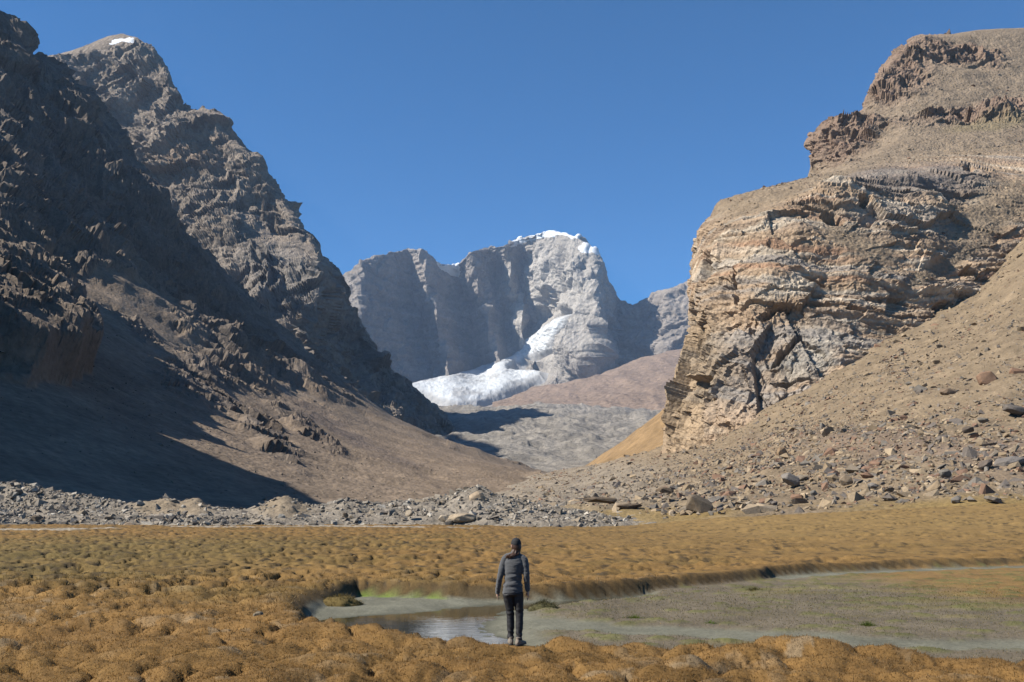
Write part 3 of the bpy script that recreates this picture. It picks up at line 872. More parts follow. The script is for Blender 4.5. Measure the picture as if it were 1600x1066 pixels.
def moraine():
    top = [(-260, 735), (-100, 742), (0, 754), (60, 763), (150, 779), (205, 786), (240, 782), (262, 778), (282, 784), (305, 779), (325, 790), (350, 796), (395, 797), (425, 784), (445, 778), (470, 788), (500, 792), (540, 781), (590, 788), (640, 786), (690, 779), (725, 768), (748, 763), (775, 773), (830, 786), (880, 797), (960, 806), (1040, 816)]
    X = [a for a, b in top]
    dep = np.interp(X, [-260, 0, 400, 750, 1040], [190, 178, 165, 165, 160])
    r0 = [(a, b + 10 + 22, d + 38) for (a, b), d in zip(top, dep)]
    r0a = [(a, b + 5, d + 12) for (a, b), d in zip(top, dep)]
    r1 = [(a, b, d) for (a, b), d in zip(top, dep)]
    r2 = [(a, lerp(b, 818, .55), d - 12) for (a, b), d in zip(top, dep)]
    r3 = [(a, 821 + 3 * math.sin(a * .02), 143 + 4 * math.sin(a * 0.013)) for (a, b), d in zip(top, dep)]
    r4 = [(a, 845, 136) for a, b in top]
    P, q = loft([r0, r0a, r1, r2, r3, r4], 420, 90)
    n = facing(P, grid_normals(P))
    f1, f2, cid = voronoi(P / 1.3, 8)
    D = P + n * (0.5 * fbm(P / 7, 4, 3) + 0.45 * (cid - .5) * (1.2 - f1) + 0.2 * fbm(P / 1.2, 2, 9))[..., None]
    px, py = q[..., 0], q[..., 1]
    c = np.zeros(P.shape, np.float32) + np.array([0.285, 0.245, 0.195])
    c *= (1 + .2 * fbm(P / 5, 4, 3) + .35 * (cid - .5))[..., None]
    for mx, mw in ((245, 40), (300, 38), (443, 45)):
        c = mixc(c, (0.30, 0.235, 0.16), patch(px, py, mx, 790, mw, 18, 0, .5) * .9)
    structure(sheet("moraine_bank", D, M_MORAINE, c), "low grey bank of moraine rubble along the far edge of the meadow", "moraine")
    return D, q


MO, MOq = moraine()

# ------------------------------------------------------------------ WET MEADOW
POOL_Z = -0.36
PERSON_Z = 0.0
near_edge = on_plane([300, 420, 478, 520, 560, 640, 700, 800, 880, 960, 1040, 1120, 1250, 1320, 1400, 1600, 1900], [975, 972, 968, 982, 990, 996, 999, 1000, 1006, 1010, 1012, 1016, 1014, 1020, 1022, 1032, 1046], 0.02)
far_edge = on_plane([1900, 1600, 1400, 1270, 1205, 1200, 1100, 1000, 900, 800, 760, 700, 640, 560, 520, 490, 470], [878, 887, 894, 901, 906, 912, 921, 931, 938, 941, 941, 941, 939, 937, 945, 953, 962], POOL_Z)
BASIN = np.concatenate([near_edge[2:], far_edge])
WATER = on_plane([440, 480, 560, 640, 700, 745, 770, 800, 860, 930, 990, 985, 900, 870, 820, 785, 762, 757, 765, 790, 790, 440], [985, 973, 963, 959, 953, 947, 945, 944, 942, 936, 929, 934, 942, 945, 950, 956, 966, 980, 992, 1003, 1030, 1030], POOL_Z)


def rise(x, y):
    return 0.056 * np.clip(x - 8, 0, 200) * ss(50, 128, y) * ss(8, 30, x)


def meadow_height(x, y, fine=True):
    p = np.stack([x, y, 0 * x], -1)
    w = np.stack([fbm(p / 1.7, 2, 3), fbm(p / 1.7, 2, 4), 0 * x], -1)
    dist = np.hypot(x, y)
    a1, a2, ci = voronoi((p + 0.42 * w) / np.array([0.75, 0.55, 1]), 2, dims=2)
    b1, b2, bi = voronoi((p + 0.25 * w + 9) / np.array([0.33, 0.27, 1]), 5, dims=2)
    puff = np.abs(noise((p + .3 * w) / np.array([.85, .6, 1]) + 7.7, 51)) * 2.4
    puff2 = np.abs(noise((p + .2 * w) / np.array([.4, .3, 1]) + 3.3, 52)) * 2.2
    dome = .45 * (1 - np.clip(a1 / 0.75, 0, 1) ** 2) * (0.35 + 0.9 * ci) + .75 * puff
    dome2 = .4 * (1 - np.clip(b1 / 0.75, 0, 1) ** 2) * (0.3 + 0.9 * bi) + .7 * puff2
    patchy = fbm(p / np.array([14, 9, 1]), 3, 20)
    flat = ss(0.05, 0.55, patchy + 0.3 * ss(26, 50, y) - 0.25 + 0.3 * ss(2, 12, x) * ss(24, 28, y))
    leftrough = ss(2, -8, x) * ss(20, 30, y)
    k = (1 - 0.8 * flat) * (0.75 + 0.5 * leftrough)
    k = k * (1 + .9 * leftrough) * np.clip(.95 + .9 * fbm(p / 5.0, 2, 58), .45, 1.6)
    h = 0.19 * dome * k + 0.085 * dome2 * (0.35 + 0.65 * k) + 0.16 * fbm(p / 3.0, 3, 8) + 0.022 * fbm(p / 0.22, 3, 12)
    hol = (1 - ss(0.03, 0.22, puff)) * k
    h = .42 * np.tanh(h / .42)
    return h - 0.07 * hol - 0.10, k, hol, np.stack([ci, bi], -1), patchy


def meadow():
    ny, nx = 450, 700
    yy = np.exp(np.linspace(math.log(6.5), math.log(205), ny))
    uu = np.linspace(-0.66, 0.66, nx)
    Y = np.repeat(yy[:, None], nx, 1)
    X = uu[None, :] * (Y + 1.0)
    h, k, hol, ids, patchy = meadow_height(X, Y)
    sd = sdf(X, Y, BASIN)
    p = np.stack([X, Y, 0 * X], -1)
    h = h * (.4 + .6 * ss(.2, 1.6, sd + 9 * (Y < 19)))
    wob = 0.3 * fbm(p / 3.2, 2, 30) * (Y > 19) + 0.09 * fbm(p / 1.3, 3, 31) + 0.06 * fbm(p / .22, 2, 33)
    sdw = sd + wob * ss(30, 14, Y) + wob * .5
    wsd = sdf(X, Y, WATER) + 0.25 * fbm(p / 1.2, 3, 41)
    lip = 0.07 * np.exp(-((sdw - .45) / .4) ** 2)
    floor = POOL_Z + np.clip(0.10 * ss(0, 1.2, wsd) - 0.22 * ss(0, -1.2, wsd), -.3, .3) + 0.012 * fbm(p / .5, 3, 35)
    veg_mask = ss(-.2, .35, fbm(p / np.array([4.5, 2.2, 1]), 4, 61) + ss(8, 18, X) * .5 + 0.1) * ss(.8, 2.0, wsd)
    # purple turf inside the basin, away from the mud strips
    mud_s = np.minimum(poly_dist(X, Y, on_plane([800, 880, 1000, 1120, 1280, 1420, 1600], [975, 985, 994, 1000, 1008, 1016, 1020], POOL_Z), False), poly_dist(X, Y, on_plane([1205, 1300, 1400, 1500, 1620], [909, 902, 897, 893, 890], POOL_Z), False) * 1.2)
    turf_in = ss(0.55, 1.1, mud_s + 0.5 * fbm(p / 1.3, 4, 64)) * ss(.5, 1.0, wsd) * ss(0.1, 1.0, X)
    bm1, bm2, bmi = voronoi(p / np.array([.55, .42, 1]), 12, dims=2)
    tus = (1 - np.clip(bm1 / .6, 0, 1) ** 2) * ss(.55, .8, bmi + .25 * fbm(p / 3, 3, 66)) * turf_in
    floor = floor + 0.04 * turf_in + 0.055 * tus + 0.022 * turf_in * fbm(p / .2, 3, 67)
    t = ss(-0.10 - .8 * ss(-4.2, -5.5, X), 0.30 + .5 * ss(-4.2, -5.5, X), sdw)
    tc = ss(-.12, .04, sdw)
    Z = lerp(floor, h + lip + 0.04, t) + rise(X, Y) * ss(0, 3, sd)
    Z = Z - 1.5 * ss(150, 205, Y)
    foot = np.exp(-(((X - .06) / .5) ** 2 + ((Y - 15.85) / .85) ** 2) ** 2)
    Z = lerp(Z, PERSON_Z - .004 - .05 * ss(16.0, 15.4, Y), foot)
    D = np.stack([X, Y, Z], -1)
    # slight overhang of the far bank: the lip leans out over the water
    # colours
    big = fbm(p / np.array([9, 6, 1]), 4, 70)
    mid = fbm(p / 1.4, 4, 72)
    c = np.zeros(D.shape, np.float32) + np.array([0.245, 0.142, 0.047])
    c = mixc(c, (0.15, 0.105, 0.034), ss(-.15, .55, big + .35 * mid) * .6)
    c = mixc(c, (0.13, 0.105, 0.038), ss(-2, -14, X) * ss(24, 34, Y) * ss(90, 55, Y) * .55)
    c = mixc(c, (0.245, 0.155, 0.057), ss(30, 60, Y) * ss(-6, 8, X) * .6)
    c = mixc(c, (0.315, 0.21, 0.083), ss(6, 30, X) * ss(50, 100, Y) * .55)
    c = mixc(c, (0.06, 0.040, 0.018), hol * .8)  # shadow of the pits between hummocks painted into the turf colour
    leftm = ss(2, -8, X)
    spk1, spk2, spki = voronoi(p / np.array([.9, 1.3, 1]), 91, dims=2)
    c = mixc(c, (0.07, 0.05, 0.026), (1 - ss(.16, .34, spk1)) * ss(.42, .52, spki + .35 * fbm(p / np.array([12, 5, 1]), 3, 92) + .15 * leftm) * ss(22, 30, Y) * .85)  # shaded gaps between farther hummocks, painted on as dark specks
    c = mixc(c, (0.225, 0.125, 0.041), ss(24, 17, Y) * .7)
    dry = ss(.45, .75, ids[..., 1] * .55 + .45 * (.5 + mid)) * ss(.5, .9, ids[..., 0])
    c = mixc(c, (0.30, 0.24, 0.16), dry * .55 * ss(40, 20, Y))
    # pale stream beds at the far edge
    far1 = np.minimum(poly_dist(X, Y, on_plane([-200, 0, 80, 150], [829, 830, 832, 829], 0), False) / 3.2, poly_dist(X, Y, on_plane([300, 400, 520, 620, 720], [826, 827, 825, 826, 828], 0), False) / 2.5)
    c = mixc(c, (0.38, 0.34, 0.28), (1 - ss(.6, 1.3, far1 + .5 * fbm(p / np.array([8, 3, 1]), 3, 75))) * .85)
    # bank face and basin
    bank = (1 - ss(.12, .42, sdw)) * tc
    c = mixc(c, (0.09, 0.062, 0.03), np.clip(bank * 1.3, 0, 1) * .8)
    mud = np.zeros(D.shape, np.float32) + np.array([0.195, 0.19, 0.143])
    mud *= (1 + .22 * fbm(p / .8, 5, 76) + .15 * fbm(p / .12, 3, 77))[..., None]
    mud = mixc(mud, (0.115, 0.115, 0.085), ss(.35, 0, wsd))
    mud = mixc(mud, (0.175, 0.142, 0.10), turf_in * .95)
    olive = ss(0, .5, fbm(p / np.array([3, 1.6, 1]), 4, 78) + .55 * ss(3, 14, X) * ss(21, 26, Y) - .2)
    mud = mixc(mud, (0.20, 0.165, 0.075), olive * turf_in * .8)
    mud = mixc(mud, (0.26, 0.15, 0.05), turf_in * ss(10, 15, X) * ss(24, 29, Y) * .8)
    mud = mixc(mud, (0.145, 0.14, 0.05), np.clip(tus * 1.5, 0, 1) * .85)
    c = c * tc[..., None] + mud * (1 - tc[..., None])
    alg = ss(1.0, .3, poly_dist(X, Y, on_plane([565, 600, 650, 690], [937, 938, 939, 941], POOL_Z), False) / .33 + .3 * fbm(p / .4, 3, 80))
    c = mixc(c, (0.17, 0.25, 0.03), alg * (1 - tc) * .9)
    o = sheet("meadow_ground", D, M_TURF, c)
    structure(o, "orange brown hummocky wet meadow in front of the mountains", "meadow")
    return D, c, t, turf_in


MD, MDc, MDt, MDturf = meadow()


def base_ground():
    V = np.array([[-9000, -3000, -3], [9000, -3000, -3], [9000, 12000, -3], [-9000, 12000, -3]], float)
    c = np.zeros((4, 3)) + np.array([0.24, 0.19, 0.14])
    structure(mesh_obj("valley_ground", V, [[0, 1, 2, 3]], M_SCREE, c), "brown valley ground beneath the slopes", "ground")
    near = [(-7, 6.6), (7, 6.6), (14, -14), (-14, -14)]
    g = np.array([[(x, y) for x in np.linspace(-16, 16, 130)] for y in np.linspace(-14, 6.55, 90)])
    h = meadow_height(g[..., 0], g[..., 1])[0] - .02
    P = np.stack([g[..., 0], g[..., 1], h], -1)
    c = np.zeros(P.shape) + np.array([0.245, 0.142, 0.047])
    structure(sheet("near_meadow", P, M_TURF, c), "orange brown turf beneath and behind the viewpoint", "meadow")


base_ground()


def water():
    m, nt, b = new_mat("pool_water")
    b.inputs["Base Color"].default_value = (0.035, 0.032, 0.02, 1)
    b.inputs["Roughness"].default_value = 0.03
    b.inputs["IOR"].default_value = 1.333
    n = nt.nodes.new("ShaderNodeTexNoise")
    mp = nt.nodes.new("ShaderNodeMapping"); mp.inputs["Scale"].default_value = (2.0, 7.0, 1)
    geo = nt.nodes.new("ShaderNodeNewGeometry")
    nt.links.new(geo.outputs["Position"], mp.inputs["Vector"])
    nt.links.new(mp.outputs[0], n.inputs["Vector"])
    n.inputs["Scale"].default_value = 1.2
    n.inputs["Detail"].default_value = 3
    bp = nt.nodes.new("ShaderNodeBump")
    bp.inputs["Strength"].default_value = 0.1
    bp.inputs["Distance"].default_value = 0.02
    nt.links.new(n.outputs["Fac"], bp.inputs["Height"])
    nt.links.new(bp.outputs[0], b.inputs["Normal"])
    V = [[-9, 15.5, POOL_Z], [12, 15.5, POOL_Z], [12, 40, POOL_Z], [-9, 40, POOL_Z]]
    # one flat water table under the basin
    structure(mesh_obj("pool_water", V, [[0, 1, 2, 3]], m, None, False), "still brown pool reflecting the sky behind the person", "water")


water()


# ------------------------------------------------------------------ LOOSE STONES
import bmesh
RNG = np.random.RandomState(11)
M_STONE = ground_mat("stone", (0.8, 5.0), 0.22, 0.7, 4.0, 0.12)


def hull(seed, flat, n=9, blocky=0.5):
    r = np.random.RandomState(seed)
    p = r.normal(size=(n, 3))
    p /= np.linalg.norm(p, axis=1, keepdims=True)
    p = lerp(p, np.sign(p) * np.abs(p) ** .55 * .8, blocky)
    p *= np.array([1.0, r.uniform(.6, .95), flat])
    bm = bmesh.new()
    vs_ = [bm.verts.new(v) for v in p]
    bmesh.ops.convex_hull(bm, input=vs_)
    bmesh.ops.delete(bm, geom=[v for v in bm.verts if not v.link_faces], context='VERTS')
    bmesh.ops.triangulate(bm, faces=bm.faces[:])
    bmesh.ops.recalc_face_normals(bm, faces=bm.faces[:])
    bm.verts.index_update()
    V = np.array([v.co[:] for v in bm.verts]); F = np.array([[v.index for v in f.verts] for f in bm.faces])
    bm.free()
    return V, F


HULLS = [hull(k, f) for k, f in enumerate((.42, .55, .65, .5, .38, .75, .6, .46))]


def rotmats(n, rng, tilt=.45):
    az = rng.uniform(0, 2 * math.pi, n)
    tx, ty = rng.normal(0, tilt, n), rng.normal(0, tilt, n)
    def R(a, ax):
        c, s_ = np.cos(a), np.sin(a)
        M = np.zeros((n, 3, 3)); M[:, range(3), range(3)] = 1
        i, j = [(1, 2), (2, 0), (0, 1)][ax]
        M[:, i, i] = c; M[:, j, j] = c; M[:, i, j] = -s_; M[:, j, i] = s_
        return M
    return R(tx, 0) @ R(ty, 1) @ R(az, 2)


def sample(D, q, weight, n, rng):
    A = np.linalg.norm(np.cross(D[1:, :-1] - D[:-1, :-1], D[:-1, 1:] - D[:-1, :-1]), axis=-1)
    w = (A * weight[:-1, :-1]).ravel()
    k = rng.choice(w.size, n, p=w / w.sum())
    i, j = np.divmod(k, A.shape[1])
    a, b = rng.rand(n)[:, None], rng.rand(n)[:, None]
    f = lambda G: (G[i, j] * (1 - a) + G[i + 1, j] * a) * (1 - b) + (G[i, j + 1] * (1 - a) + G[i + 1, j + 1] * a) * b
    return f(D), f(q)


def stones(parent, D, q, weight, n, smin, smax, power, tones, seed, big=300, tilt=.45, sink=-.05, piece="stone", mass="small_stones"):
    rng = np.random.RandomState(seed)
    pos, sq = sample(D, q, weight, n, rng)
    size = smin * (1 - rng.rand(n) * (1 - (smin / smax) ** power)) ** (-1 / power) * .5
    # how large each one shows from the meadow
    show = size / pos[:, 1]
    order = np.argsort(-show)
    inview = (sq[:, 0] > 5) & (sq[:, 0] < 1595)
    order = np.concatenate([order[inview[order]], order[~inview[order]]])
    kind = rng.randint(0, len(HULLS), n)
    tone = rng.randint(0, len(tones), n)
    R = rotmats(n, rng, tilt)
    pos[:, 2] += size * sink
    cache = {}
    for k in order[:big]:
        key = (kind[k], tone[k])
        if key not in cache:
            V, F = HULLS[kind[k]]
            o = mesh_obj(piece, V, F, M_STONE, np.zeros((len(V), 3)) + np.array(tones[tone[k]]), False, parent)
            cache[key] = o.data
        else:
            o = bpy.data.objects.new(piece, cache[key])
            COL.objects.link(o)
            o.parent = parent
        M = np.eye(4); M[:3, :3] = R[k] * size[k]; M[:3, 3] = pos[k]
        from mathutils import Matrix
        o.matrix_world = Matrix(M.tolist())
    rest = order[big:]
    Vs, Fs, Cs, base = [], [], [], 0
    for h in range(len(HULLS)):
        m = rest[kind[rest] == h]
        if not len(m):
            continue
        V, F = HULLS[h]
        X = np.einsum('kij,vj->kvi', R[m], V) * size[m][:, None, None] + pos[m][:, None]
        Vs.append(X.reshape(-1, 3))
        Fs.append((F[None] + (base + np.arange(len(m)) * len(V))[:, None, None]).reshape(-1, 3))
        t = np.array(tones)[tone[m]] * rng.uniform(.75, 1.25, len(m))[:, None]
        Cs.append(np.repeat(t, len(V), 0))
        base += len(m) * len(V)
    if Vs:
        o = mesh_obj(mass, np.concatenate(Vs), np.concatenate(Fs), M_STONE, np.concatenate(Cs), False, parent)
        o["kind"] = "stuff"


TAN = [(0.34, 0.26, 0.17), (0.40, 0.31, 0.21), (0.21, 0.185, 0.155), (0.25, 0.205, 0.155), (0.25, 0.155, 0.105), (0.17, 0.145, 0.125), (0.30, 0.225, 0.145)]
GREY = [(0.32, 0.275, 0.22), (0.37, 0.32, 0.26), (0.25, 0.22, 0.18), (0.42, 0.38, 0.32), (0.21, 0.18, 0.15), (0.30, 0.245, 0.18)]
BROWN = [(0.25, 0.20, 0.15), (0.2, 0.165, 0.135), (0.29, 0.235, 0.175)]

px, py = RSq[..., 0], RSq[..., 1]
dens = 0.6 + 1.6 * patch(px, py, 1420, 715, 240, 45, .05, .8) + 1.1 * patch(px, py, 1140, 730, 120, 40, -.35, .7) + .8 * patch(px, py, 1350, 600, 220, 40, -.45, .8)
dens *= (0.45 + ss(-.4, .5, fbm(RS / 22, 4, 88)))
dens *= ss(838, 800, py + .02 * (1600 - px)) * ss(780, 860, px) * ss(1720, 1620, px)
dens *= ss(0, 14, np.interp(px, [850, 1040, 1240, 1450, 1600], [822, 816, 806, 795, 788]) - py)
near = ss(420, 170, RS[..., 1])
stones(bpy.data.objects["right_scree"], RS, RSq, dens * (.5 + near), 21000, 0.85, 5.5, 2.5, TAN, 1)

inb = lambda q_: ss(1090, 1110, q_[..., 0]) * ss(1660, 1620, q_[..., 0])
stones(bpy.data.objects["upper_right_mountain"], UR, URq, (URs * inb(URq) * ss(-.3, .4, fbm(UR / 40, 3, 7))) + 1e-9, 3200, 1.0, 5.0, 2.5, TAN, 21, big=0)
stones(bpy.data.objects["right_cliff"], RC, RCq, (RCs * inb(RCq) * ss(-.3, .4, fbm(RC / 30, 3, 7))) + 1e-9, 3600, 0.8, 4.0, 2.5, TAN, 22, big=0)

px, py = MOq[..., 0], MOq[..., 1]
dens = (0.5 + ss(-.4, .5, fbm(MO / 12, 3, 89))) * ss(835, 815, py) * ss(1000, 940, px) * ss(-60, -10, px)
for mx, mw in ((245, 34), (302, 32), (443, 38)):
    dens *= 1 - .85 * patch(px, py, mx, 790, mw, 16, 0, .4)
nvM = MO.shape[0]
dens[:20] = 0
stones(bpy.data.objects["moraine_bank"], MO, MOq, dens, 7500, 0.55, 3.0, 2.3, GREY, 2)

px, py = LNq[..., 0], LNq[..., 1]
dens = ss(260, 300, LN[..., 1]) * ss(900, 420, LN[..., 1]) * ss(880, 800, px) * ss(-40, 20, px) * (.25 + ss(0, .5, fbm(LN / np.array([90, 24, 90]), 4, 90)))
stones(bpy.data.objects["left_slope"], LN, LNq, dens, 2600, 0.8, 3.2, 2.4, BROWN, 3, big=60)


def boulder(name, px_, d, py_base, w, h, tone, label, seed, D=None, q=None, rot=0.0, flat=.62, depth=.8, group=None, sink=.12):
    """a boulder that can be picked out: hull with chipped edges, standing on the ground at (px, py_base)"""
    V, F = hull(seed, 1.0, 22, .55)
    bm = bmesh.new()
    vv = [bm.verts.new(v) for v in V]
    for f in F:
        bm.faces.new([vv[i] for i in f])
    bmesh.ops.dissolve_limit(bm, angle_limit=.22, verts=bm.verts[:], edges=bm.edges[:])
    bmesh.ops.bevel(bm, geom=bm.edges[:], offset=.045, segments=1, affect='EDGES', profile=.5)
    bmesh.ops.triangulate(bm, faces=bm.faces[:])
    bmesh.ops.subdivide_edges(bm, edges=bm.edges[:], cuts=1)
    bmesh.ops.triangulate(bm, faces=bm.faces[:])
    bm.verts.index_update()
    V = np.array([v.co[:] for v in bm.verts]); F = np.array([[v.index for v in f.verts] for f in bm.faces])
    bm.free()
    V += .035 * np.stack([fbm(V * 2.6 + 9 * seed, 3, 1), fbm(V * 2.6 + 9 * seed, 3, 2), fbm(V * 2.6 + 9 * seed, 3, 3)], -1)
    mn, mx = V.min(0), V.max(0)
    V = (V - (mn + mx) / 2) / (mx - mn)
    k = d / FPX
    V = V * np.array([w * k, w * k * depth, h * k])
    c_, s_ = math.cos(rot), math.sin(rot)
    V = V @ np.array([[c_, 0, -s_], [0, 1, 0], [s_, 0, c_]]).T
    base = at(px_, py_base, d)
    V[:, 2] += -V[:, 2].min() - sink * h * k
    col = np.array(tone) * np.array([1.12, 1.0, .86]) * (1 + .2 * fbm(V * 3 / (w * k), 3, 6))[:, None]
    o = mesh_obj(name, V, F, M_STONE, col, False)
    o.location = base
    tag(o, label, "boulder", group)
    return o


def ground_d(D, q, px_, py_):
    e = (q[..., 0] - px_) ** 2 + (q[..., 1] - py_) ** 2
    return float(D.reshape(-1, 3)[e.argmin(), 1])


GB = "loose boulders on the right scree"
for px_, py_, w, h, tone, lab, rot, sd_ in (
    (1093, 802, 42, 26, (.17, .15, .125), "large dark brown boulder at the foot of the scree above the meadow edge", -.35, 101),
    (1236, 758, 30, 17, (.21, .21, .215), "pale grey tilted slab low on the scree, pointing up to the right", -.5, 102),
    (1323, 757, 20, 17, (.22, .19, .155), "brown wedge shaped boulder at mid height of the lower scree", .3, 103),
    (1542, 602, 30, 24, (.24, .17, .13), "big reddish brown pyramid boulder high on the right scree", .2, 104),
    (1588, 590, 22, 24, (.22, .15, .115), "reddish boulder standing at the right edge high on the scree", .1, 105),
    (1484, 618, 28, 15, (.19, .155, .125), "dark brown wedge boulder left of the reddish pyramid boulder", -.3, 106),
    (1585, 648, 34, 14, (.15, .145, .145), "dark grey flat slab near the right edge above the red patch", -.25, 107),
    (1537, 662, 24, 10, (.17, .165, .155), "grey green flat boulder left of the dark slab by the right edge", -.1, 108),
    (1512, 676, 18, 11, (.12, .105, .095), "black topped block sitting on the dark stony terrace", .1, 109),
    (1417, 674, 18, 9, (.12, .115, .105), "flat dark stone balanced on the rim of the stony terrace", .2, 110),
    (1578, 728, 44, 16, (.19, .19, .20), "long grey layered slab near the right edge of the lower scree", .15, 111),
    (1540, 732, 26, 12, (.14, .125, .12), "dark slab leaning left of the long layered slab", .35, 112),
    (1478, 745, 18, 13, (.17, .175, .175), "rounded grey boulder below the stony terrace", .2, 113),
    (1494, 786, 20, 13, (.22, .22, .22), "pale grey angular block near the bottom of the scree", .4, 114),
    (1553, 787, 28, 11, (.17, .165, .16), "grey slab lying low by the meadow edge at far right", -.35, 115),
    (1222, 713, 16, 16, (.25, .195, .14), "tan upright block below the left end of the stony terrace", .1, 116),
    (1390, 768, 18, 14, (.19, .155, .12), "brown squat boulder in the middle of the lower scree", .1, 117),
    (1366, 763, 18, 9, (.18, .18, .185), "grey sharp edged stone just left of the squat brown boulder", -.1, 118),
    (1272, 774, 11, 9, (.17, .175, .18), "small blue grey block below the pale tilted slab", .2, 119),
    (1300, 746, 16, 8, (.17, .175, .185), "flat blue grey stone right of the pale tilted slab", .1, 120),
    (1253, 735, 15, 10, (.14, .125, .11), "dark stone just above the pale tilted slab", -.1, 121),
):
    dd = ground_d(RS, RSq, px_, py_)
    boulder("boulder", px_, dd, py_, w, h, tone, lab, sd_, rot=rot, group=GB)
GM = "loose boulders on the moraine"
for px_, py_, d, w, h, tone, lab, rot, sd_ in (
    (746, 792, 158, 26, 26, (.36, .31, .25), "tall pale leaning block on the crest of the moraine", .5, 201),
    (722, 816, 146, 44, 15, (.36, .32, .26), "long low pale boulder at the meadow edge of the moraine", .05, 202),
    (694, 815, 146, 18, 11, (.40, .37, .32), "white grey boulder left of the long low pale boulder", -.1, 203),
    (640, 806, 150, 14, 10, (.38, .35, .3), "pale rounded boulder in the middle of the moraine front", 0, 204),
    (540, 808, 150, 9, 8, (.14, .12, .1), "small dark boulder on the moraine front right of the cone mounds", 0, 205),
    (200, 823, 143, 14, 9, (.40, .33, .26), "pale orange boulder at the meadow edge on the left", .2, 206),
    (53, 815, 150, 20, 12, (.17, .15, .125), "dark brown boulder low on the left end of the moraine", 0, 207),
    (12, 828, 136, 20, 8, (.20, .14, .11), "reddish boulder by the meadow at the left picture edge", 0, 208),
    (790, 818, 146, 18, 9, (.24, .24, .24), "grey block at the meadow edge behind the person's cap", .1, 209),
):
    boulder("boulder", px_, d, py_, w, h, tone, lab, sd_, rot=rot, group=GM)
for px_, py_, w, h, tone, lab, sd_ in (
    (403, 968, 15, 16, (.22, .2, .16), "small upright grey stone on the hummocks left of the pool", 302),
):
    g = on_plane(px_, py_, 0.05)
    boulder("stone", px_, float(g[1]), py_, w, h, tone, lab, sd_, sink=.25)


for px_, py_, d, w, h, tone, lab, rot, sd_ in (  # the ledge pair gets a dark tone that paints in its shade
    (938, 786, 176, 52, 9, (.13, .11, .09), "low rock ledge toned dark for its shade where the moraine meets the scree, left of its pair", -.06, 501),
    (982, 794, 168, 42, 8, (.13, .11, .09), "low rock ledge toned dark for its shade where the moraine meets the scree, right of its pair", .08, 502),
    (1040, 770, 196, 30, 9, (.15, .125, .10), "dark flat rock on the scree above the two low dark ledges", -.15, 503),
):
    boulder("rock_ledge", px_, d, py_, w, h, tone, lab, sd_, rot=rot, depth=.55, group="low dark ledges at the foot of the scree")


# ------------------------------------------------------------------ GRASS FUZZ on the near hummocks
def grass():
    rng = np.random.RandomState(4)
    D, Y = MD, MD[..., 1]
    w = ss(.5, .9, MDt) * ss(.25, .5, np.hypot((D[..., 0] - .06), Y - 16.25)) * np.clip((13.0 / np.maximum(Y, 10)) ** 3.2, 0, 1.4) * ss(8.5, 10.5, Y) * ss(34, 26, Y) * (np.abs(D[..., 0]) < .56 * Y + .6)
    n = 215000
    w = w + .28 * MDturf * (1 - MDt) * np.clip((16.0 / np.maximum(Y, 10)) ** 2, 0, 1) * ss(34, 28, Y) * (np.abs(D[..., 0]) < .56 * Y + .6)
    col3 = np.concatenate([MDc], -1)
    A = np.linalg.norm(np.cross(D[1:, :-1] - D[:-1, :-1], D[:-1, 1:] - D[:-1, :-1]), axis=-1)
    ww = (A * w[:-1, :-1]).ravel()
    k = rng.choice(ww.size, n, p=ww / ww.sum())
    i, j = np.divmod(k, A.shape[1])
    a, b = rng.rand(n)[:, None], rng.rand(n)[:, None]
    f = lambda G: (G[i, j] * (1 - a) + G[i + 1, j] * a) * (1 - b) + (G[i, j + 1] * (1 - a) + G[i + 1, j + 1] * a) * b
    pos, c = f(D), f(col3)
    pos[:, 2] -= .006
    nrm = f(facing(D, grid_normals(D)))
    nrm /= np.linalg.norm(nrm, axis=1, keepdims=True)
    far = np.clip(pos[:, 1] / 13, 1, 2.2)
    L = rng.uniform(.016, .05, n) * far
    inb = f(MDt[..., None])[:, 0] < .5
    L[inb] *= .55
    c[inb] = c[inb] * np.array([1.0, 1.04, .8])
    lean = rng.normal(0, .45, (n, 3))
    dirn = nrm + lean
    dirn /= np.linalg.norm(dirn, axis=1, keepdims=True)
    az = rng.uniform(0, math.pi, n)
    side = np.stack([np.cos(az), np.sin(az), 0 * az], -1) * (rng.uniform(.0035, .0075, n) * far)[:, None]
    V = np.stack([pos - side, pos + side, pos + dirn * L[:, None]], 1).reshape(-1, 3)
    F = np.arange(n * 3).reshape(-1, 3)
    t = rng.uniform(1.0, 1.95, n)[:, None]
    c = c * t
    dry = rng.rand(n) < .12
    c[dry] = np.array([.30, .215, .105]) * t[dry]
    o = mesh_obj("turf_blades", V, F, M_BLADE, np.repeat(c, 3, 0), False)
    tag(o, "short rusty brown sedge blades covering the near hummocks", "grass", kind="stuff")


M_BLADE = ground_mat("sedge", (2.0,), 0.2, 0.0, 1.0, 0.001, rough=.8)
_nt = M_BLADE.node_tree
_tr, _mx = _nt.nodes.new("ShaderNodeBsdfTranslucent"), _nt.nodes.new("ShaderNodeMixShader")
_p = _nt.nodes["Principled BSDF"]
_nt.links.new(_p.inputs["Base Color"].links[0].from_socket, _tr.inputs["Color"])
_mx.inputs[0].default_value = 0.55
_nt.links.new(_p.outputs[0], _mx.inputs[1])
_nt.links.new(_tr.outputs[0], _mx.inputs[2])
_nt.links.new(_mx.outputs[0], _nt.nodes["Material Output"].inputs["Surface"])
grass()


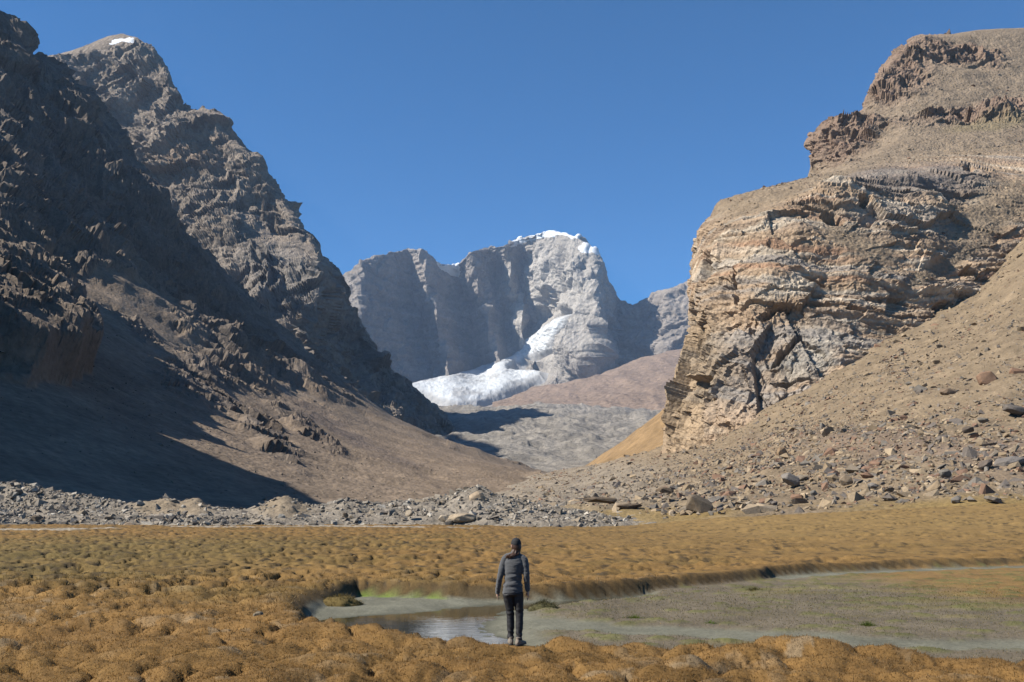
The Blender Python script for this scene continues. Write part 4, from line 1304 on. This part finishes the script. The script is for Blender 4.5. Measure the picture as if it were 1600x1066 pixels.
def tussock(px_, py_, w, h, tone, label, seed):
    """a domed sedge tussock with blades, standing on the mud"""
    g = on_plane(px_, py_, POOL_Z + .06)
    k = g[1] / FPX
    W_, H_ = w * k / 2, h * k
    th, ph = np.meshgrid(np.linspace(0, 2 * math.pi, 41), np.linspace(0.02, 1.62, 14))
    R_ = np.sin(np.minimum(ph, 1.57))
    V = np.stack([R_ * np.cos(th) * W_, R_ * np.sin(th) * W_ * .7, np.cos(ph) * H_], -1)
    V = V * (1 + .28 * fbm(V / (W_ * .6) + seed, 3, seed))[..., None]
    V[:, -1] = V[:, 0]
    c = np.zeros(V.shape) + np.array(tone)
    root = bpy.data.objects.new("tussock", None); COL.objects.link(root)
    root.location = (g[0], g[1], POOL_Z + .05)
    tag(root, label, "tussock", "tussocks on the mud flat")
    sheet("mound", V, M_TURF, c, True, root)
    rng = np.random.RandomState(seed)
    i, j = rng.randint(0, 13, 900), rng.randint(0, 40, 900)
    b = V[i, j]
    d = b / (np.linalg.norm(b, axis=1, keepdims=True) + 1e-6) + rng.normal(0, .35, (900, 3)) + np.array([0, 0, .4])
    s_ = rng.normal(0, 1, (900, 3)); s_ /= np.linalg.norm(s_, axis=1, keepdims=True)
    X = np.stack([b - s_ * .006, b + s_ * .006, b + d * rng.uniform(.03, .08, 900)[:, None]], 1).reshape(-1, 3)
    o = mesh_obj("blades", X, np.arange(2700).reshape(-1, 3), M_BLADE, np.repeat(np.array(tone) * rng.uniform(.7, 1.7, 900)[:, None], 3, 0), False, root)
    o["kind"] = "stuff"


for a in ((850, 955, 44, 13, (.11, .10, .045), "dark olive tussock on the mud just right of the person's knees", 401),
          (530, 948, 70, 15, (.17, .125, .045), "broad olive brown tussock beside the gravel at the left end of the pool", 402),
          (992, 972, 40, 5, (.13, .17, .03), "low bright green moss cushion on the wet flat right of the person", 403),
          (1110, 981, 22, 4, (.12, .19, .02), "tiny vivid green moss cushion near the middle of the wet flat", 404),
          (1355, 984, 26, 6, (.13, .16, .035), "small green tuft at the right of the wet flat", 405),
          (1180, 928, 34, 7, (.15, .13, .05), "small olive mound below the dark stream bank", 406)):
    tussock(*a)

# ------------------------------------------------------------------ THE PERSON (seen from behind)
def tube(rings, seg=18):
    """closed tube through rings (centre, rx, ry[, axis_x, axis_y]); returns V, F"""
    V, F = [], []
    C = [np.array(r[0], float) for r in rings]
    for k, r in enumerate(rings):
        t = C[min(k + 1, len(C) - 1)] - C[max(k - 1, 0)]
        t /= np.linalg.norm(t)
        ax = np.array([1.0, 0, 0]) - t * t[0]
        if np.linalg.norm(ax) < .3:
            ax = np.array([0, 1.0, 0]) - t * t[1]
        ax /= np.linalg.norm(ax)
        ay = np.cross(t, ax)
        for a in np.linspace(0, 2 * math.pi, seg, endpoint=False):
            V.append(C[k] + ax * math.cos(a) * r[1] + ay * math.sin(a) * r[2])
    for k in range(len(rings) - 1):
        for j in range(seg):
            a, b = k * seg + j, k * seg + (j + 1) % seg
            F.append((a, b, b + seg, a + seg))
    V.append(C[0]); V.append(C[-1])
    n0, n1 = len(V) - 2, len(V) - 1
    for j in range(seg):
        F.append((n0, (j + 1) % seg, j))
        F.append((n1, (len(rings) - 1) * seg + j, (len(rings) - 1) * seg + (j + 1) % seg))
    return V, F


def ball(c, r, seg=14):
    rings = []
    for a in np.linspace(-math.pi / 2 + .15, math.pi / 2 - .15, 9):
        rings.append(((c[0], c[1], c[2] + r[2] * math.sin(a)), r[0] * math.cos(a), r[1] * math.cos(a)))
    return tube(rings, seg)


def stance(co):
    """weight on one leg, hips out to the left, shoulders turned a little to the right"""
    co = np.array(co, float)
    z = co[:, 2]
    tw = -.20 * ss(.7, 1.35, z)
    x = co[:, 0] * np.cos(tw) - co[:, 1] * np.sin(tw)
    y = co[:, 0] * np.sin(tw) + co[:, 1] * np.cos(tw)
    x = x - .028 * np.exp(-((z - .88) / .28) ** 2) + .012 * ss(1.1, 1.5, z)
    zz = z + .10 * co[:, 0] * ss(.6, .9, z) * ss(1.2, .95, z) - .07 * co[:, 0] * ss(1.15, 1.35, z)
    return np.stack([x, y, zz], -1)


def fuse(name, pieces, voxel, smooth, mat, parent=None, shape=None):
    """weld overlapping pieces into one continuous skin"""
    bm = bmesh.new()
    for V, F in pieces:
        vv = [bm.verts.new(v) for v in V]
        for f in F:
            bm.faces.new([vv[i] for i in f])
    bmesh.ops.recalc_face_normals(bm, faces=bm.faces[:])
    me = bpy.data.meshes.new(name)
    bm.to_mesh(me); bm.free()
    tmp = bpy.data.objects.new(name + "_tmp", me)
    COL.objects.link(tmp)
    r = tmp.modifiers.new("r", 'REMESH'); r.mode = 'VOXEL'; r.voxel_size = voxel
    if smooth:
        sm = tmp.modifiers.new("s", 'SMOOTH'); sm.factor = .5; sm.iterations = smooth
    dg = bpy.context.evaluated_depsgraph_get()
    out = bpy.data.meshes.new_from_object(tmp.evaluated_get(dg))
    bpy.data.objects.remove(tmp)
    out.name = name
    n = len(out.vertices)
    co = np.empty(n * 3, np.float32); out.vertices.foreach_get("co", co); co = co.reshape(-1, 3)
    if shape is not None:
        no = np.empty(n * 3, np.float32); out.vertices.foreach_get("normal", no)
        co = shape(co, no.reshape(-1, 3))
        out.vertices.foreach_set("co", np.asarray(co, np.float32).ravel())
    out.vertices.foreach_set("co", stance(co).astype(np.float32).ravel())
    out.polygons.foreach_set("use_smooth", np.ones(len(out.polygons), bool))
    out.materials.clear()
    out.materials.append(mat)
    out.update()
    o = bpy.data.objects.new(name, out)
    COL.objects.link(o)
    if parent:
        o.parent = parent
    return o


def plain(name, col, rough=.85, scale=60, bump=.3, var=.2, sheen=0.0):
    m, nt, b = new_mat(name)
    N, L = nt.nodes.new, nt.links.new
    tc = N("ShaderNodeTexCoord")
    n = N("ShaderNodeTexNoise"); n.inputs["Scale"].default_value = scale; n.inputs["Detail"].default_value = 4
    L(tc.outputs["Object"], n.inputs["Vector"])
    r = N("ShaderNodeMapRange"); r.inputs["To Min"].default_value = 1 - var; r.inputs["To Max"].default_value = 1 + var
    L(n.outputs["Fac"], r.inputs["Value"])
    v = N("ShaderNodeVectorMath"); v.operation = 'SCALE'; v.inputs[0].default_value = [k * .8 for k in col]
    L(r.outputs[0], v.inputs["Scale"]); L(v.outputs[0], b.inputs["Base Color"])
    bp = N("ShaderNodeBump"); bp.inputs["Strength"].default_value = bump; bp.inputs["Distance"].default_value = .004
    L(n.outputs["Fac"], bp.inputs["Height"]); L(bp.outputs[0], b.inputs["Normal"])
    b.inputs["Roughness"].default_value = rough
    b.inputs["Specular IOR Level"].default_value = .25
    if sheen:
        b.inputs["Sheen Weight"].default_value = sheen
    return m


def person():
    skin_m = plain("skin", (.42, .26, .19), .55, 30, .05, .06)
    jack_m = plain("fleece", (.062, .064, .068), .95, 140, .4, .18, .3)
    trou_m = plain("trousers", (.022, .021, .022), .7, 90, .2, .2)
    shoe_m = plain("shoe_leather", (.20, .165, .13), .8, 60, .3, .2)
    sole_m = plain("sole", (.05, .045, .04), .8)
    cap_m = plain("cap_cloth", (.022, .022, .024), .85, 120, .2)
    hair_m = plain("hair", (.05, .024, .014), .5, 80, .5, .4)
    L, Rr = -1, 1
    hipz = .86
    # joints (x to the right, y away from the camera, z up), feet on z = 0
    ank = {L: (-.06, .05, .09), Rr: (.07, -.04, .09)}
    knee = {L: (-.062, .06, .46), Rr: (.082, .02, .455)}
    hip = {L: (-.085, .0, .86), Rr: (.085, .0, .86)}
    sho = {L: (-.165, .0, 1.30), Rr: (.16, .0, 1.32)}
    elb = {L: (-.212, -.03, 1.06), Rr: (.215, -.035, 1.065)}
    wri = {L: (-.245, .09, .83), Rr: (.236, .01, .82)}
    hd = np.array([.012, .02, 1.535])
    turn = math.radians(14)

    def mid(a, b, t): return tuple(lerp(np.array(a), np.array(b), t))
    body = []
    body.append(tube([((0, 0, .80), .11, .08), ((0, 0, .90), .115, .085), ((0, 0, 1.02), .11, .085), ((0, 0, 1.18), .125, .09), ((0, 0, 1.30), .13, .085), ((0, .0, 1.37), .10, .07), ((.003, .005, 1.41), .06, .055), ((.008, .012, 1.47), .05, .05), ((.01, .02, 1.52), .05, .05)]))
    for sd in (L, Rr):
        body.append(tube([(hip[sd], .065, .075), (mid(hip[sd], knee[sd], .5), .06, .062), (knee[sd], .05, .052), (mid(knee[sd], ank[sd], .35), .05, .052), (ank[sd], .034, .036)]))
        body.append(tube([((sd * .10, 0, 1.35), .04, .045), (sho[sd], .05, .052), (mid(sho[sd], elb[sd], .5), .043, .045), (elb[sd], .037, .037), (mid(elb[sd], wri[sd], .4), .034, .034), (wri[sd], .024, .022)]))
        w = np.array(wri[sd])
        palm = w + np.array([.004 * sd, .014, -.075])
        body.append(tube([(w + [0, 0, .01], .022, .022), (lerp(w, palm, .5), .018, .035), (palm, .016, .04)]))
        for k, (oy, ln) in enumerate(((-.030, .062), (-.010, .075), (.011, .078), (.030, .068))):   # curled fingers
            b0 = palm + np.array([0, oy * -1, .004])
            p1 = b0 + np.array([-.004 * sd, .006, -ln * .5])
            p2 = p1 + np.array([-.016 * sd, .004, -ln * .42])
            body.append(tube([(b0, .009, .009), (p1, .0085, .0085), (p2, .007, .007)], 8))
        b0 = w + np.array([-.008 * sd, .03, -.03])
        body.append(tube([(b0, .011, .011), (b0 + np.array([-.018 * sd, .02, -.026]), .010, .010), (b0 + np.array([-.022 * sd, .022, -.055]), .008, .008)], 8))
    # head with a face, turned a little to the left
    ct, st_ = math.cos(turn), math.sin(turn)

    def hp(x, y, z):
        return hd + np.array([x * ct - y * st_, x * st_ + y * ct, z])
    hv, hf = ball((0, 0, 0), (.074, .092, .112), 18)
    hv = [hp(*v) for v in hv]
    body.append((hv, hf))
    jv, jf = ball((0, .03, -.055), (.052, .055, .055)); body.append(([hp(*v) for v in jv], jf))            # jaw and chin
    nv_, nf = tube([((0, .088, .018), .008, .008), ((0, .102, -.004), .011, .01), ((0, .108, -.022), .015, .011), ((0, .092, -.034), .011, .008)], 10); body.append(([hp(*v) for v in nv_], nf))
    for e in (L, Rr):
        ev, ef = ball((.076 * e, -.005, -.012), (.01, .02, .032), 10); body.append(([hp(*v) for v in ev], ef))     # ears
        bv, bf = tube([((.012 * e, .086, .024), .008, .006), ((.032 * e, .082, .028), .01, .008), ((.052 * e, .066, .022), .006, .006)], 8); body.append(([hp(*v) for v in bv], bf))   # brows
    mv, mf = tube([((-.026, .078, -.062), .005, .004), ((0, .09, -.060), .008, .009), ((.026, .078, -.062), .005, .004)], 8); body.append(([hp(*v) for v in mv], mf))

    o = fuse("person", body, .008, 3, skin_m)

    def folds(k, amp, zs):
        def f(co, no):
            n_ = fbm(co * np.array(zs), 3, k)
            return co + no * (amp * n_)[:, None]
        return f
    # fleece jacket
    J = [tube([((0, 0, .80), .158, .112), ((0, .0, .82), .163, .118), ((0, 0, .92), .152, .113), ((0, 0, 1.02), .135, .105), ((0, -.005, 1.16), .15, .113), ((0, -.008, 1.27), .165, .115), ((0, 0, 1.35), .135, .095), ((.003, .005, 1.41), .085, .072), ((.006, .01, 1.445), .066, .066), ((.006, .012, 1.475), .062, .064)], 26)]
    for sd in (L, Rr):
        c0 = mid(wri[sd], elb[sd], .02)
        J.append(tube([((sd * .07, 0, 1.385), .04, .05), ((sd * .125, 0, 1.362), .052, .062), (sho[sd], .058, .068), (mid(sho[sd], elb[sd], .35), .062, .066), (mid(sho[sd], elb[sd], .75), .054, .058), (elb[sd], .05, .053), (mid(elb[sd], wri[sd], .5), .046, .048), (c0, .04, .042), (mid(wri[sd], elb[sd], -.06), .04, .042)], 18))

    def jf_(co, no):
        side = np.abs(co[:, 0]) > .17
        torso = ss(.19, .14, np.abs(co[:, 0]))
        wr = np.sin(co[:, 2] * 62 + 7 * co[:, 0] + 2.5 * fbm(co * 6, 2, 4)) * ss(1.18, 1.05, co[:, 2]) * ss(.86, .93, co[:, 2])
        wr2 = fbm(co * np.array([7, 7, 24]), 3, 9)
        return co + no * (.007 * wr * torso + .008 * wr2)[:, None]
    fuse("jacket", J, .009, 3, jack_m, o, jf_)["label"] = "grey fleece jacket"
    # trousers
    T = [tube([((0, 0, .94), .12, .085), ((0, 0, .90), .128, .092), ((0, -.006, .85), .14, .10), ((0, -.004, .79), .145, .108), ((0, 0, .765), .10, .08)], 24)]
    for sd in (L, Rr):
        T.append(tube([(tuple(np.array(hip[sd]) + [-.006 * sd, -.004, -.05]), .084, .098), (mid(hip[sd], knee[sd], .3), .083, .09), (mid(hip[sd], knee[sd], .7), .068, .074), (knee[sd], .062, .066), (mid(knee[sd], ank[sd], .4), .06, .064), (mid(knee[sd], ank[sd], .8), .05, .055), (mid(knee[sd], ank[sd], 1.0), .05, .056)], 18))

    def tf(co, no):
        wr = np.sin(co[:, 2] * 70 + 12 * co[:, 0] + 3 * fbm(co * 7, 2, 14)) * (ss(.36, .14, co[:, 2]) + .7 * ss(.09, .02, np.abs(co[:, 2] - .5)))
        return co + no * (.006 * wr + .006 * fbm(co * np.array([9, 9, 14]), 3, 15))[:, None]
    fuse("trousers", T, .009, 3, trou_m, o, tf)["label"] = "black trousers"
    # shoes, pointing up the valley and a little to the right
    for sd, yaw in ((L, .05), (Rr, -.55)):
        a = np.array(ank[sd])
        cy, sy = math.cos(yaw), math.sin(yaw)

        def sp(x, y, z):
            return np.array([a[0] + x * cy - y * sy, a[1] + x * sy + y * cy, z])
        rings = [((0, -.075, .06), .022, .03), ((0, -.06, .055), .036, .05), ((0, .0, .05), .041, .05), ((0, .07, .042), .045, .04), ((0, .13, .036), .046, .03), ((0, .175, .032), .036, .024), ((0, .19, .03), .018, .016)]
        V, F = tube(rings, 16)
        V2, F2 = tube([((0, -.005, .05), .042, .05), ((0, -.008, .10), .043, .05), ((0, -.012, .135), .045, .052)], 16)
        sh = fuse("shoe", [([sp(*v) for v in V], F), ([sp(*v) for v in V2], F2)], .007, 3, shoe_m, o)
        V, F = tube([((0, -.085, .014), .02, .014), ((0, -.07, .014), .038, .015), ((0, .0, .013), .04, .014), ((0, .08, .013), .047, .014), ((0, .14, .014), .047, .013), ((0, .19, .017), .032, .012), ((0, .205, .02), .012, .01)], 14)
        fuse("sole", [([sp(*v) for v in V], F)], .006, 1, sole_m, sh)
    # baseball cap with button and brim
    def hpc(x, y, z):
        return hp(x, y, z)
    rings = [((0, -.004, .012), .081, .099), ((0, -.004, .04), .083, .101), ((0, -.003, .075), .077, .094), ((0, 0, .105), .058, .074), ((0, 0, .122), .034, .044), ((0, 0, .128), .012, .014)]
    V, F = tube(rings, 24)
    B, BF = [], []
    br = []
    for k in range(9):
        a = lerp(-1.15, 1.15, k / 8)
        for r_, zz in ((.085, .03), (.13, .028), (.165, .014)):
            ex = 1 if r_ < .1 else 1
            B.append(hpc(math.sin(a) * (.079 if r_ < .1 else .07), math.cos(a) * r_ * (1 if r_ < .1 else .98) + .0, zz - .012 * abs(math.sin(a))))
    nB = len(B)
    B += [b - np.array([0, 0, .006]) for b in B]
    for k in range(8):
        for j in range(2):
            q_ = [k * 3 + j, k * 3 + j + 1, k * 3 + j + 4, k * 3 + j + 3]
            BF.append(tuple(q_)); BF.append(tuple(nB + i for i in q_[::-1]))
        BF.append((k * 3 + 2, nB + k * 3 + 2, nB + k * 3 + 5, k * 3 + 5))
        BF.append((k * 3, k * 3 + 3, nB + k * 3 + 3, nB + k * 3))
    for k in (0, 8):
        for j in range(2):
            BF.append((k * 3 + j, k * 3 + j + 1, nB + k * 3 + j + 1, nB + k * 3 + j))
    cap = fuse("cap", [([hpc(*v) for v in V], F)], .006, 2, cap_m, o)
    cap["label"] = "black cap"
    mesh_obj("brim", stance(B), np.array(BF), cap_m, None, True, cap)
    V, F = ball((0, 0, .13), (.008, .008, .005), 8)
    mesh_obj("button", stance([hpc(*v) for v in V]), np.array([f if len(f) == 4 else tuple(f) + (f[-1],) for f in F if len(f) == 4]), cap_m, None, True, cap)
    # dark hair: back of the head, and a loose tail swept over the left shoulder
    H = [tube([(hp(0, -.03, .03), .078, .07), (hp(0, -.035, -.03), .08, .068), (hp(0, -.04, -.075), .07, .055), (hp(-.005, -.045, -.12), .055, .045)], 18)]
    rng = np.random.RandomState(3)
    for k in range(34):
        a = rng.uniform(-1, 1)
        x0, dep_ = .055 * a, -.075 + .03 * a * a
        p0 = hp(x0, dep_, -.04)
        p1 = hp(x0 * 1.1 - .012, -.085 + rng.uniform(-.02, .012), -.12)
        end = rng.uniform(.0, 1)
        p2 = np.array([lerp(-.02, -.075, end) + .045 * a, -.10 - .018 * rng.rand(), 1.395 - .03 * rng.rand()])
        p3 = np.array([lerp(-.035, -.13, end) + .03 * a, -.112 + .02 * end, 1.325 + .05 * rng.rand()])
        r_ = rng.uniform(.008, .014)
        H.append(tube([(p0, r_, r_), (p1, r_, r_), (p2, r_ * .9, r_ * .9), (p3, r_ * .35, r_ * .35)], 7))
    fuse("hair", H, .007, 1, hair_m, o)["label"] = "long dark brown hair over the left shoulder"
    return o


pm = person()
gx, gy = 0.04, 16.25
gi = np.argmin((MD[..., 0] - gx) ** 2 + (MD[..., 1] - gy) ** 2)
pm.location = (gx, gy, PERSON_Z)
tag(pm, "person standing with back turned in grey fleece, black trousers and black cap", "person")

# ------------------------------------------------------------------ haze
def haze():
    x0, x1, y0, y1, z0, z1 = -4000, 4000, -400, 9000, -6, 2300
    V = [[x0, y0, z0], [x1, y0, z0], [x1, y1, z0], [x0, y1, z0], [x0, y0, z1], [x1, y0, z1], [x1, y1, z1], [x0, y1, z1]]
    F = [[0, 3, 2, 1], [4, 5, 6, 7], [0, 1, 5, 4], [1, 2, 6, 5], [2, 3, 7, 6], [3, 0, 4, 7]]
    m = bpy.data.materials.new("haze")
    m.use_nodes = True
    nt = m.node_tree
    nt.nodes.remove(nt.nodes["Principled BSDF"])
    v = nt.nodes.new("ShaderNodeVolumePrincipled")
    v.inputs["Color"].default_value = (0.5, 0.68, 1.0, 1)
    v.inputs["Density"].default_value = 0.000024
    nt.links.new(v.outputs[0], nt.nodes["Material Output"].inputs["Volume"])
    o = mesh_obj("haze", V, F, m, None, False)
    tag(o, "pale blue haze filling the valley air", "haze", kind="stuff")


haze()
